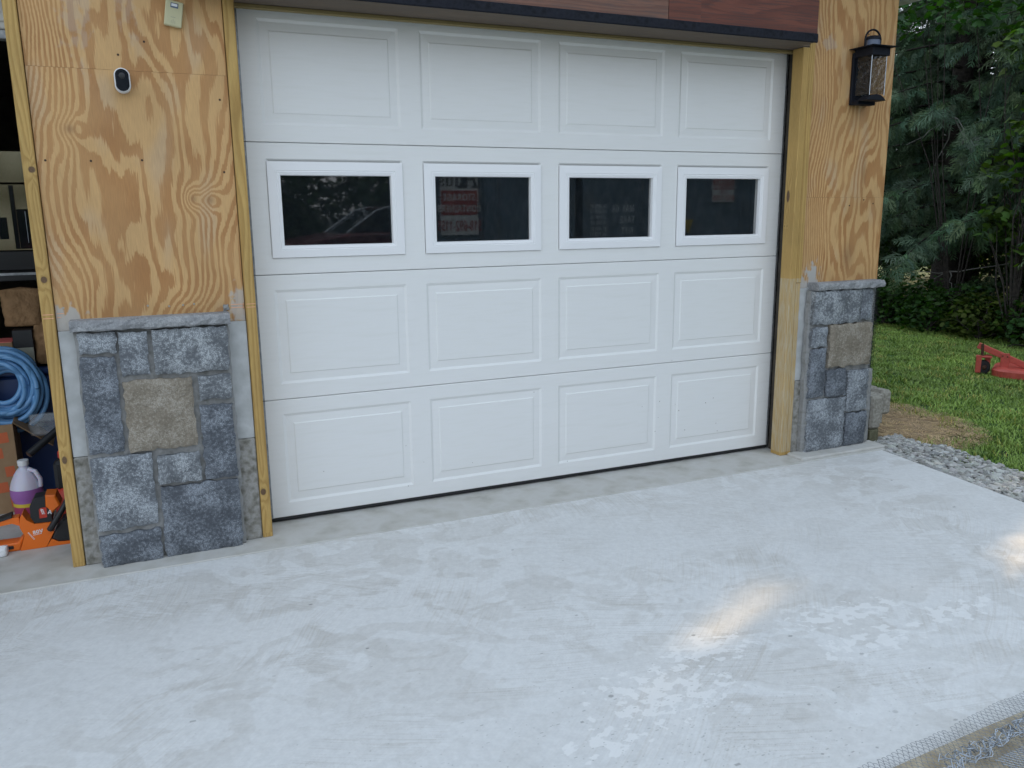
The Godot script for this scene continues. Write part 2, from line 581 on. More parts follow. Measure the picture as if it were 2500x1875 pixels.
	for q in [["stone_blue", Color(0.955, 0.975, 1.0)], ["stone_dark", Color(0.80, 0.825, 0.865)], ["stone_grey", Color(0.97, 0.985, 1)]]:
		tri(mat(q[0], q[1], 0.85), g[0], 0.625, g[1], 0.35).uv1_offset = Vector3(0.6875, 0.1875, 0.5)
	var g2 := granite(640, 431, Vector3(0.20, 0.168, 0.125), Vector3(0.30, 0.26, 0.20), Vector3(0.44, 0.41, 0.365))
	tri(mat("stone_tan", Color.WHITE, 0.85), g2[0], 0.625, g2[1], 0.6).uv1_offset = Vector3(0.6875, 0.1875, 0.5)
	var g3 := granite(640, 441, Vector3(0.22, 0.225, 0.235), Vector3(0.36, 0.365, 0.37), Vector3(0.46, 0.465, 0.47))
	tri(mat("cap_stone", Color.WHITE, 0.85), g3[0], 0.625, g3[1], 0.5).uv1_offset = Vector3(0.6875, 0.1875, 0.5)
	tri(mat("mortar", L(0.29, 0.29, 0.285), 0.95), ntex(256, 0.03, [Color(0.82, 0.82, 0.8), Color(1, 1, 1), Color(0.9, 0.9, 0.9)], 12, 5), 3.0, bump, 0.5)
	tri(mat("parging", L(0.54, 0.55, 0.55), 0.9), ntex(256, 0.02, [Color(0.86, 0.86, 0.85), Color(1, 1, 1)], 13, 5), 2.0, bump, 0.25)
	tri(mat("old_concrete", L(0.33, 0.32, 0.30), 0.95), ntex(512, 0.02, [Color(0.62, 0.62, 0.58), Color(0.84, 0.83, 0.80), Color(1, 1, 1), Color(0.9, 0.89, 0.86)], 14, 6), 2.2, bump, 0.8)
	m = tri(mat("apron", L(0.52, 0.51, 0.485), 0.85), ntex(512, 0.012, [Color(0.86, 0.85, 0.83), Color(0.95, 0.945, 0.93), Color(1, 1, 1), Color(0.96, 0.95, 0.94)], 15, 6), 0.9, bump, 0.15)
	var con := concrete(1600)
	m = mat("slab", Color.WHITE, 0.72)
	m.albedo_texture = con[0]
	m.heightmap_enabled = true
	m.heightmap_texture = con[1]
	m.heightmap_scale = 0.18
	tri(mat("slab_side", L(0.45, 0.45, 0.44), 0.9), ntex(256, 0.03, [Color(0.8, 0.8, 0.8), Color(1, 1, 1)], 16, 4), 2.0)
	# ground
	tri(mat("soil", L(0.045, 0.08, 0.02), 1.0), ntex(512, 0.02, [Color(0.5, 0.55, 0.35), Color(0.8, 1, 0.6), Color(0.9, 1, 0.7)], 17, 5), 0.4)
	tri(mat("straw_bed", L(0.40, 0.29, 0.17), 1.0), ntex(256, 0.03, [Color(0.6, 0.58, 0.5), Color(1, 1, 1), Color(0.85, 0.8, 0.7)], 18, 5), 1.6, bump, 1.0)
	tri(mat("grit", L(0.25, 0.24, 0.22), 1.0), ntex(256, 0.08, [Color(0.5, 0.5, 0.48), Color(1, 1, 1)], 19, 4), 2.0, bump, 0.8)
	for q in [["pebble", L(0.42, 0.42, 0.41), 0.9], ["grass", L(0.225, 0.335, 0.062), 0.6], ["straw", L(0.56, 0.42, 0.25), 0.8], ["needles", L(0.088, 0.155, 0.088), 0.7], ["leaf", L(0.10, 0.17, 0.05), 0.6]]:
		m = mat(q[0], q[1], q[2])
		m.vertex_color_use_as_albedo = true
	for q in [["grass", Color(0.3, 0.35, 0.12)], ["needles", Color(0.18, 0.22, 0.12)], ["leaf", Color(0.75, 0.9, 0.2)]]:
		M[q[0]].backlight_enabled = true
		M[q[0]].backlight = q[1]
	M.leaf.metallic_specular = 0.25
	tri(mat("bark", L(0.075, 0.062, 0.052), 0.95), ntex(256, 0.03, [Color(0.5, 0.5, 0.5), Color(1, 1, 1)], 22, 4), 3.0, bump, 1.5)
	mat("dead_twig", L(0.23, 0.22, 0.20), 0.9)
	# small things
	mat("black_metal", L(0.010, 0.012, 0.018), 0.6, 0.0, 0.3)
	mat("black_plastic", L(0.016, 0.017, 0.019), 0.5)
	mat("gloss_black", L(0.006, 0.008, 0.014), 0.08)
	mat("cream", L(0.52, 0.49, 0.30), 0.5)
	mat("white_plastic", L(0.72, 0.73, 0.74), 0.4)
	mat("white_print", L(0.75, 0.75, 0.75), 0.6)
	mat("slate_print", L(0.12, 0.15, 0.22), 0.5)
	mat("grey_print", L(0.30, 0.30, 0.24), 0.6)
	mat("red_print", L(0.42, 0.045, 0.035), 0.6)
	mat("dark_print", L(0.02, 0.02, 0.025), 0.6)
	mat("saw_orange", L(0.78, 0.16, 0.012), 0.4)
	mat("saw_red", L(0.50, 0.04, 0.02), 0.5)
	m = tri(mat("mower_red", L(0.52, 0.085, 0.06), 0.5), ntex(256, 0.02, [Color(0.9, 0.85, 0.85), Color(1, 1, 1), Color(0.85, 0.9, 0.95)], 23, 5), 3.0)
	tri(mat("rusty", L(0.16, 0.085, 0.055), 0.9), ntex(256, 0.03, [Color(0.5, 0.45, 0.4), Color(1, 1, 1)], 24, 5), 4.0)
	tri(mat("carton", L(0.33, 0.21, 0.115), 0.85), ntex(256, 0.02, [Color(0.9, 0.88, 0.85), Color(1, 1, 1)], 25, 4), 2.0)
	tri(mat("kraft", L(0.36, 0.21, 0.10), 0.8), ntex(256, 0.02, [Color(0.8, 0.78, 0.75), Color(1, 1, 1)], 26, 5), 3.0, bump, 1.0)
	mat("pink_paper", L(0.80, 0.18, 0.16), 0.7)
	mat("logo_orange", L(0.52, 0.12, 0.045), 0.8)
	mat("tube_blue", L(0.15, 0.34, 0.60), 0.18)
	m = mat("clear_film", Color(0.9, 0.93, 0.95, 0.07), 0.12)
	m.transparency = BaseMaterial3D.TRANSPARENCY_ALPHA
	m = mat("milky", L(0.60, 0.58, 0.68), 0.3)
	m.subsurf_scatter_enabled = true
	m.subsurf_scatter_strength = 0.4
	mat("purple_fluid", L(0.32, 0.13, 0.38), 0.25)
	mat("label_red", L(0.33, 0.03, 0.10), 0.5)
	mat("label_yellow", L(0.62, 0.45, 0.04), 0.5)
	mat("tote_blue", L(0.02, 0.05, 0.16), 0.4)
	tri(mat("stainless", L(0.40, 0.37, 0.30), 0.22, 0.9), ntex(256, 0.006, [Color(0.6, 0.58, 0.5), Color(1, 1, 0.95)], 27, 3), 1.0)
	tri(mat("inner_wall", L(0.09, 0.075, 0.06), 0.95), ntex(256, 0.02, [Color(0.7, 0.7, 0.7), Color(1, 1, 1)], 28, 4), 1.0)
	tri(mat("soffit", L(0.60, 0.60, 0.58), 0.7), ntex(256, 0.02, [Color(0.9, 0.9, 0.9), Color(1, 1, 1)], 29, 3), 1.0)
	tri(mat("shingle", L(0.10, 0.10, 0.10), 0.95), ntex(256, 0.05, [Color(0.6, 0.6, 0.6), Color(1, 1, 1)], 30, 4), 2.0)
	tri(mat("block", L(0.46, 0.43, 0.38), 0.95), ntex(256, 0.04, [Color(0.72, 0.72, 0.7), Color(1, 1, 1)], 32, 5), 4.0, bump, 0.5)
	tri(mat("treated_post", L(0.20, 0.19, 0.12), 0.85), ntex(256, 0.03, [Color(0.7, 0.7, 0.65), Color(1, 1, 1)], 33, 4), 4.0)
	mat("lath_wire", L(0.30, 0.31, 0.33), 0.45, 0.6)
	mat("lath_black", L(0.02, 0.022, 0.028), 0.5)
	tri(mat("board_tan", L(0.60, 0.53, 0.40), 0.9), ntex(256, 0.02, [Color(0.75, 0.72, 0.68), Color(1, 1, 1)], 34, 5), 2.5)
	mat("coil_zinc", L(0.50, 0.55, 0.62), 0.3, 0.85)
	mat("knot", L(0.06, 0.034, 0.02), 0.8)
	mat("chalk", L(0.80, 0.42, 0.26), 0.9)
	mat("screw", L(0.45, 0.42, 0.36), 0.4, 0.6)
	# what the door glass mirrors
	tri(mat("container_blue", L(0.19, 0.265, 0.335), 0.55), ntex(256, 0.01, [Color(0.75, 0.75, 0.75), Color(1, 1, 1)], 35, 4), 0.8)
	mat("container_print", L(0.75, 0.78, 0.8), 0.6)
	mat("sign_white", L(0.78, 0.78, 0.76), 0.5)
	mat("sign_yellow", L(0.60, 0.42, 0.02), 0.5)
	m = mat("car_red", L(0.38, 0.015, 0.012), 0.3)
	m.clearcoat_enabled = true
	m.clearcoat = 1.0
	m = mat("car_maroon", L(0.16, 0.012, 0.016), 0.3)
	m.clearcoat_enabled = true
	m.clearcoat = 1.0
	mat("car_glass", L(0.02, 0.025, 0.03), 0.05)
	mat("chrome", L(0.7, 0.7, 0.7), 0.15, 1.0)

# ------------------------------------------------------------------ the garage
func stone_mesh(x0: float, x1: float, y0: float, y1: float, z0: float, z1: float, seed_: int, tilt := 0.0) -> SurfaceTool:
	var n := nz(seed_, 1.0, 4)
	var st := surf()
	var nx := clampi(int((x1 - x0) / 0.016), 6, 20)
	var ny := clampi(int((y1 - y0) / 0.016), 6, 24)
	var P := func(i: int, j: int) -> Vector3:
		var u := float(i) / nx
		var v := float(j) / ny
		var x := lerpf(x0, x1, u)
		var y := lerpf(y0, y1, v)
		var e := minf(minf(u, 1.0 - u) * (x1 - x0), minf(v, 1.0 - v) * (y1 - y0))
		# the outline wanders, the arris is broken
		if i == 0 or i == nx:
			x += n.get_noise_2d(y * 22.0, 3.0 + i) * 0.010
		if j == 0 or j == ny:
			y += n.get_noise_2d(x * 22.0, 9.0 + j) * 0.010
		var z := z1 - 0.008 * exp(-e * 230.0) + n.get_noise_2d(x * 9.0, y * 9.0) * 0.006 + n.get_noise_2d(x * 42.0, y * 42.0) * 0.005 + (v - 0.5) * tilt
		return Vector3(x, y, z)
	st.set_smooth_group(0)
	for j in ny:
		for i in nx:
			for p in [P.call(i, j), P.call(i, j + 1), P.call(i + 1, j + 1), P.call(i, j), P.call(i + 1, j + 1), P.call(i + 1, j)]:
				st.add_vertex(p)
	# sides
	st.set_smooth_group(-1)
	var ring := []
	for i in nx: ring.append(P.call(i, 0))
	for j in ny: ring.append(P.call(nx, j))
	for i in nx: ring.append(P.call(nx - i, ny))
	for j in ny: ring.append(P.call(0, ny - j))
	for i in ring.size():
		var a: Vector3 = ring[i]
		var b: Vector3 = ring[(i + 1) % ring.size()]
		var a2 := Vector3(a.x, a.y, z0)
		var b2 := Vector3(b.x, b.y, z0)
		for p in [a, b, b2, a, b2, a2]:
			st.add_vertex(p)
	st.generate_normals()
	return st

func cap_mesh(x0: float, x1: float, y0: float, y1: float, z0: float, z1: float, seed_: int) -> SurfaceTool:
	# a ledge stone: sawn top, split front
	var n := nz(seed_, 1.0, 4)
	var st := surf()
	var nx := 26
	var prof := [[z0, y0], [z1 - 0.006, y0], [z1 - 0.001, y0 + 0.006], [z1, (y0 + y1) / 2.0], [z1 - 0.004, y1 - 0.008], [z1 - 0.012, y1], [(z0 + z1) / 2.0, y1 + 0.001], [z0, y1]]
	var P := func(i: int, k: int) -> Vector3:
		var x := lerpf(x0, x1, float(i) / nx)
		var z: float = prof[k][0]
		var y: float = prof[k][1]
		if k >= 1 and k <= 5:
			z += n.get_noise_2d(x * 26.0, y * 30.0) * 0.011
			y += n.get_noise_2d(x * 18.0, 50.0 + k) * 0.005
		if k == 6:
			y += n.get_noise_2d(x * 12.0, 70.0) * 0.003
		return Vector3(x, y, z)
	st.set_smooth_group(-1)
	for i in nx:
		for k in prof.size():
			var k2: int = (k + 1) % prof.size()
			for p in [P.call(i, k), P.call(i, k2), P.call(i + 1, k2), P.call(i, k), P.call(i + 1, k2), P.call(i + 1, k)]:
				st.add_vertex(p)
	st.set_smooth_group(-1)
	for i in [0, nx]:
		for k in range(1, prof.size() - 1):
			var t := [P.call(i, 0), P.call(i, k), P.call(i, k + 1)]
			if i == 0:
				t.reverse()
			for p in t:
				st.add_vertex(p)
	st.generate_normals()
	return st

func front_panel(x0: float, x1: float, y0: float, y1: float, z: float, thick: float, tx0: float, tx1: float, ty0: float, ty1: float) -> SurfaceTool:
	# a sheet of plywood whose face takes its own part of the texture; edges show the plies
	var st := surf()
	var U := func(x: float, y: float) -> Vector2: return Vector2((x - tx0) / (tx1 - tx0), 1.0 - (y - ty0) / (ty1 - ty0))
	quad(st, Vector3(x0, y0, z), Vector3(x1, y0, z), Vector3(x1, y1, z), Vector3(x0, y1, z), Vector3.BACK, [U.call(x0, y0), U.call(x1, y0), U.call(x1, y1), U.call(x0, y1)])
	for s in [[x0, x0, y0, y1, Vector3.LEFT], [x1, x1, y0, y1, Vector3.RIGHT], [x0, x1, y0, y0, Vector3.DOWN], [x0, x1, y1, y1, Vector3.UP]]:
		quad(st, Vector3(s[0], s[2], z), Vector3(s[1], s[3], z), Vector3(s[1], s[3], z - thick), Vector3(s[0], s[2], z - thick), s[4], [U.call(s[0], s[2]), U.call(s[1], s[3]), U.call(s[1], s[3]), U.call(s[0], s[2])])
	return st

func build_garage() -> void:
	var g := thing("garage", Vector3.ZERO, "timber garage front with plywood piers, stone veneer bases and a header beam", "building")
	var wall_z := 0.13
	# shell
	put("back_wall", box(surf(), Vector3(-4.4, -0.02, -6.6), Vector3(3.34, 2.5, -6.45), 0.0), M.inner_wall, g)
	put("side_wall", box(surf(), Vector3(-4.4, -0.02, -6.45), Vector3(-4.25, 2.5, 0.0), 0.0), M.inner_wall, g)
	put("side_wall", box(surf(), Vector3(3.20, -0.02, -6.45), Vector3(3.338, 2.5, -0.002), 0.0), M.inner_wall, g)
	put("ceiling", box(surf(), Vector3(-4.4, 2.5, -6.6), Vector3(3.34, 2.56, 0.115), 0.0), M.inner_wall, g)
	var pitch := deg_to_rad(26.0)
	for s in [-1.0, 1.0]:
		var xf := Transform3D(Basis(Vector3(0, 0, 1), -s * pitch), Vector3(-0.5, 4.62, 0))
		var st := surf()
		box(st, Vector3(0.0 if s > 0 else -4.75, -0.06, -6.9), Vector3(4.75 if s > 0 else 0.0, 0.0, 0.5), 0.004, 1, xf)
		put("roof_slope", st, M.shingle, g)
	var gable := surf()
	prism(gable, [[-4.4, 2.57], [3.34, 2.57], [-0.5, 4.45]], 0.12, 0.0, 0.0)
	put("gable_wall", gable, M.soffit, g)
	gable = surf()
	prism(gable, [[-4.4, 2.57], [3.34, 2.57], [-0.5, 4.45]], -6.6, -6.45, 0.0)
	put("gable_wall", gable, M.soffit, g)
	put("soffit", box(surf(), Vector3(3.352, 2.400, -6.6), Vector3(3.50, 2.42, 0.14), 0.0), M.soffit, g)
	put("fascia", box(surf(), Vector3(3.501, 2.402, -6.6), Vector3(3.53, 2.52, 0.14), 0.003), M.soffit, g)
	# studs and sheathing behind the piers
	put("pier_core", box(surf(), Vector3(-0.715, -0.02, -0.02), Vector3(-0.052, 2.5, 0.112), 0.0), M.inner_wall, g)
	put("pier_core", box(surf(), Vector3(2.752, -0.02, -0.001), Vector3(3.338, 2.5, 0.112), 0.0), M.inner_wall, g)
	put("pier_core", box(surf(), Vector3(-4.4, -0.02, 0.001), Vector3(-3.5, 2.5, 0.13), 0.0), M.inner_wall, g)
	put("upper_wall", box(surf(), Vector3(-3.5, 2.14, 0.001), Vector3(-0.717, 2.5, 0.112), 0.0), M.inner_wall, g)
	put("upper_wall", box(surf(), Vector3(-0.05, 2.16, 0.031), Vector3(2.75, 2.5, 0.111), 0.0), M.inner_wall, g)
	# jambs
	put("jamb_board", box(surf(), Vector3(-0.762, -0.02, 0.0), Vector3(-0.720, 2.5, 0.146), 0.003), M.jamb_a, g).set_meta("label", "yellow jamb board with dark knots beside the open bay")
	put("jamb_board", box(surf(), Vector3(-0.050, -0.02, 0.03), Vector3(-0.010, 2.46, 0.146), 0.003), M.jamb_b, g)
	put("jamb_board", box(surf(), Vector3(2.708, -0.02, 0.068), Vector3(2.750, 2.107, 0.146), 0.003), M.jamb_c, g)
	put("jamb_casing", box(surf(), Vector3(2.751, 0.93, 0.1125), Vector3(2.788, 2.5, 0.1435), 0.003), M.jamb_c, g)
	put("jamb_casing", box(surf(), Vector3(2.751, -0.02, 0.1125), Vector3(2.785, 0.928, 0.1425), 0.003), M.jamb_c, g)
	# plywood
	put("plywood_sheet", front_panel(-0.717, -0.053, 0.90, 1.8268, wall_z, 0.017, -0.717, -0.053, 0.90, 2.5), M.ply_left, g)
	put("plywood_sheet", front_panel(-0.717, -0.053, 1.8275, 2.5, wall_z, 0.017, -0.711, -0.047, 0.90, 2.5), M.ply_left, g)
	put("plywood_sheet", front_panel(2.790, 3.343, 0.90, 1.3728, wall_z, 0.017, 2.77, 3.37, 0.90, 2.5), M.ply_right, g)
	put("plywood_sheet", front_panel(2.790, 3.343, 1.3735, 2.5, wall_z, 0.017, 2.766, 3.366, 0.90, 2.5), M.ply_right, g)
	put("corner_sheathing", box(surf(), Vector3(3.3385, 0.90, -0.9), Vector3(3.352, 2.39, 0.1125), 0.001), M.jamb_b, g)
	for q in [[-0.545, 1.51], [-0.69, 1.51], [-0.375, 1.515], [-0.09, 1.475], [-0.085, 1.74], [-0.42, 1.88], [-0.33, 1.93], [-0.69, 0.985], [-0.405, 0.978], [-0.33, 0.972], [-0.28, 0.974], [-0.24, 0.976], [-0.09, 0.99], [3.2, 1.36], [3.1, 1.33], [3.27, 1.34], [3.15, 2.2]]:
		var s := surf()
		tube(s, [Vector3(q[0], q[1], wall_z - 0.001), Vector3(q[0], q[1], wall_z + 0.0012)], [0.0042], 8)
		put("screw_head", s, M.screw if absf(q[1] - 0.98) < 0.02 else M.knot, g)
	# chalked level lines across jambs and sheets
	for q in [[-0.758, -0.723, 0.1462, 0.963], [-0.714, -0.690, 0.1302, 0.9635], [-0.047, -0.012, 0.1462, 0.9655], [-0.105, -0.055, 0.1302, 0.965], [-0.758, -0.723, 0.1462, 0.949], [-0.714, -0.700, 0.1302, 0.950], [-0.047, -0.012, 0.1462, 0.953], [-0.105, -0.055, 0.1302, 0.9525]]:
		put("chalk_line", box(surf(), Vector3(q[0], q[3], q[2]), Vector3(q[1], q[3] + 0.0022, q[2] + 0.0008), 0.0), M.chalk, g)
	# header
	put("header_soffit_board", box(surf(), Vector3(-0.008, 2.108, 0.03), Vector3(2.689, 2.145, 0.2518), 0.004, 0), M.weathered, g)
	put("header_end_block", box(surf(), Vector3(2.690, 2.1085, 0.03), Vector3(2.750, 2.145, 0.1465), 0.004, 0), M.weathered, g)
	put("stop_trim", box(surf(), Vector3(-0.008, 2.093, 0.022), Vector3(2.742, 2.1075, 0.052), 0.002, 0), M.dull_trim, g)
	put("header_board", box(surf(), Vector3(-0.25, 2.140, 0.235), Vector3(1.828, 2.5, 0.258), 0.003, 0), M.header_brown, g).set_meta("label", "brown weathered part of the header board")
	put("header_board", box(surf(), Vector3(1.830, 2.140, 0.235), Vector3(2.688, 2.5, 0.2585), 0.003, 0), M.header_red, g).set_meta("label", "red brown part of the header board")
	put("flashing_strip", box(surf(), Vector3(-0.25, 2.104, 0.2525), Vector3(2.690, 2.146, 0.2645), 0.004, 0), M.tar_strip, g)
	put("header_filler", box(surf(), Vector3(-0.05, 2.146, 0.1135), Vector3(2.688, 2.5, 0.234), 0.0, 0), M.weathered, g)
	# base courses
	put("parging", box(surf(), Vector3(-0.717, 0.417, 0.1125), Vector3(-0.052, 0.899, 0.138), 0.002), M.parging, g)
	put("foundation_wall", box(surf(), Vector3(-0.717, -0.02, 0.1125), Vector3(-0.052, 0.416, 0.146), 0.005), M.old_concrete, g)
	put("parging", box(surf(), Vector3(2.786, 0.395, 0.1125), Vector3(3.3385, 0.899, 0.136), 0.002), M.parging, g)
	put("foundation_wall", box(surf(), Vector3(2.786, -0.02, 0.1125), Vector3(3.3385, 0.394, 0.141), 0.004), M.old_concrete, g)
	# a footing ledge under the right veneer, and the mortar crumbs by the left one
	put("footing_ledge", box(surf(), Vector3(2.752, -0.03, 0.1465), Vector3(3.36, -0.004, 0.272), 0.008), M.apron, g)
	# veneer, left
	var v := Node3D.new()
	v.name = "stone_veneer"
	g.add_child(v, true)
	v.set_meta("label", "blue grey squared stone veneer with one tan stone on the pier between the bays")
	put("mortar_bed", stone_mesh(-0.663, -0.122, -0.019, 0.90, 0.1385, 0.180, 3), M.mortar, v)
	var left := [[-0.651, -0.524, 0.816, 0.893, "stone_blue"], [-0.516, -0.419, 0.724, 0.888, "stone_blue"], [-0.402, -0.131, 0.719, 0.892, "stone_grey"], [-0.656, -0.534, 0.433, 0.802, "stone_dark"], [-0.518, -0.275, 0.430, 0.702, "stone_tan"], [-0.252, -0.133, 0.605, 0.701, "stone_grey"], [-0.255, -0.134, 0.281, 0.581, "stone_dark"], [-0.657, -0.443, 0.126, 0.417, "stone_blue"], [-0.425, -0.270, 0.287, 0.400, "stone_grey"], [-0.426, -0.134, -0.019, 0.270, "stone_dark"], [-0.656, -0.440, -0.019, 0.107, "stone_dark"]]
	var i := 0
	for s in left:
		var o := put("stone", stone_mesh(s[0], s[1], s[2], s[3], 0.170, 0.199 + (i % 3) * 0.004, 500 + i * 7, [-0.006, 0.005, 0.0, 0.008][i % 4]), M[s[4]], v)
		if s[4] == "stone_tan": o.set_meta("label", "tan square stone in the veneer")
		i += 1
	put("ledge_cap", cap_mesh(-0.672, -0.117, 0.900, 0.941, 0.131, 0.213, 77), M.cap_stone, v)
	put("mortar_dab", stone_mesh(-0.137, -0.112, 0.945, 0.965, 0.1305, 0.142, 79), M.mortar, v)
	# veneer, right
	v = Node3D.new()
	v.name = "stone_veneer"
	g.add_child(v, true)
	v.set_meta("label", "narrower stone veneer on the pier at the lawn corner")
	put("mortar_bed", stone_mesh(2.826, 3.285, -0.003, 0.888, 0.1425, 0.178, 4), M.mortar, v)
	put("mortar_edge", stone_mesh(3.272, 3.318, -0.003, 0.432, 0.1425, 0.1815, 5), M.mortar, v)
	var right := [[2.836, 3.163, 0.704, 0.884, "stone_grey"], [3.172, 3.259, 0.714, 0.885, "stone_blue"], [2.837, 2.948, 0.582, 0.688, "stone_blue"], [2.960, 3.266, 0.462, 0.697, "stone_tan"], [2.841, 2.949, 0.300, 0.571, "stone_dark"], [2.963, 3.100, 0.297, 0.450, "stone_dark"], [3.114, 3.264, 0.199, 0.433, "stone_blue"], [2.846, 3.113, -0.003, 0.288, "stone_blue"], [3.124, 3.275, -0.003, 0.187, "stone_dark"]]
	for s in right:
		var o := put("stone", stone_mesh(s[0], s[1], s[2], s[3], 0.168, 0.199 + (i % 3) * 0.004, 500 + i * 7, [-0.006, 0.005, 0.0, 0.008][i % 4]), M[s[4]], v)
		if s[4] == "stone_tan": o.set_meta("label", "tan grey stone in the veneer")
		i += 1
	put("ledge_cap", cap_mesh(2.842, 3.318, 0.889, 0.928, 0.131, 0.216, 78), M.cap_stone, v)
	# black metal lath left showing on the corner
	var ls := surf()
	var k := 0
	for r in 46:
		var y0 := 0.42 + r * 0.0105
		for c in 10:
			var x := 3.290 + c * 0.0056
			var off := 0.0028 if r % 2 else 0.0
			if x + off > 3.343: continue
			tube(ls, [Vector3(x + off, y0, 0.139), Vector3(x + off + 0.0028, y0 + 0.0105, 0.1395)], [0.0008], 3, false)
			tube(ls, [Vector3(x + off, y0, 0.139), Vector3(x + off - 0.0028, y0 + 0.0105, 0.1395)], [0.0008], 3, false)
	for r in 46:
		var y0 := 0.42 + r * 0.0105
		for c in 8:
			var z := 0.136 - c * 0.012
			tube(ls, [Vector3(3.3545, y0, z), Vector3(3.3545, y0 + 0.0105, z - 0.006)], [0.0008], 3, false)
			tube(ls, [Vector3(3.3545, y0, z), Vector3(3.3545, y0 + 0.0105, z + 0.006)], [0.0008], 3, false)
	put("corner_lath", ls, M.lath_black, g).set_meta("label", "black expanded metal lath on the bare corner")

func raised_panel(w: float, h: float) -> Mesh:
	# embossed panel: step down at the rim, a broad slope, then the raised field
	var st := surf()
	var ins := [0.0, 0.011, 0.014, 0.043, 0.048]
	var dep := [0.0, -0.0052, -0.0052, -0.0034, -0.0006]
	for k in ins.size() - 1:
		var a: float = ins[k]
		var b: float = ins[k + 1]
		var o := [Vector3(a, a, dep[k]), Vector3(w - a, a, dep[k]), Vector3(w - a, h - a, dep[k]), Vector3(a, h - a, dep[k])]
		var n := [Vector3(b, b, dep[k + 1]), Vector3(w - b, b, dep[k + 1]), Vector3(w - b, h - b, dep[k + 1]), Vector3(b, h - b, dep[k + 1])]
		for e in 4:
			quad(st, o[e], o[(e + 1) % 4], n[(e + 1) % 4], n[e], Vector3.BACK)
	var c: float = ins[-1]
	quad(st, Vector3(c, c, dep[-1]), Vector3(w - c, c, dep[-1]), Vector3(w - c, h - c, dep[-1]), Vector3(c, h - c, dep[-1]), Vector3.BACK)
	return st.commit()

func window_frame(w: float, h: float, gx: float, gy: float, gw: float, gh: float) -> Mesh:
	var st := surf()
	var steps := [[0.0, 0.0, 0.001], [0.0, 0.0, 0.005], [0.003, 0.003, 0.007], [0.62, 0.62, 0.009], [0.66, 0.66, 0.0065], [0.72, 0.72, 0.0085], [0.96, 0.96, 0.006], [1.0, 1.0, -0.012]]
	var ringat := func(t: float, z: float) -> Array:
		var x0 := gx * t
		var y0 := gy * t
		var x1 := lerpf(w, gx + gw, t)
		var y1 := lerpf(h, gy + gh, t)
		return [Vector3(x0, y0, z), Vector3(x1, y0, z), Vector3(x1, y1, z), Vector3(x0, y1, z)]
	for k in steps.size() - 1:
		var o: Array = ringat.call(steps[k][0], steps[k][2])
		var n: Array = ringat.call(steps[k + 1][0], steps[k + 1][2])
		for e in 4:
			var outw: Vector3 = Vector3.BACK
			if k == 0:
				outw = (o[e] + o[(e + 1) % 4]) / 2.0 - Vector3(w / 2.0, h / 2.0, 0)
				outw.z = 0.0
			if k == steps.size() - 2:
				outw = -((o[e] + o[(e + 1) % 4]) / 2.0 - Vector3(w / 2.0, h / 2.0, 0))
				outw.z = 0.01
			quad(st, o[e], o[(e + 1) % 4], n[(e + 1) % 4], n[e], outw)
	return st.commit()

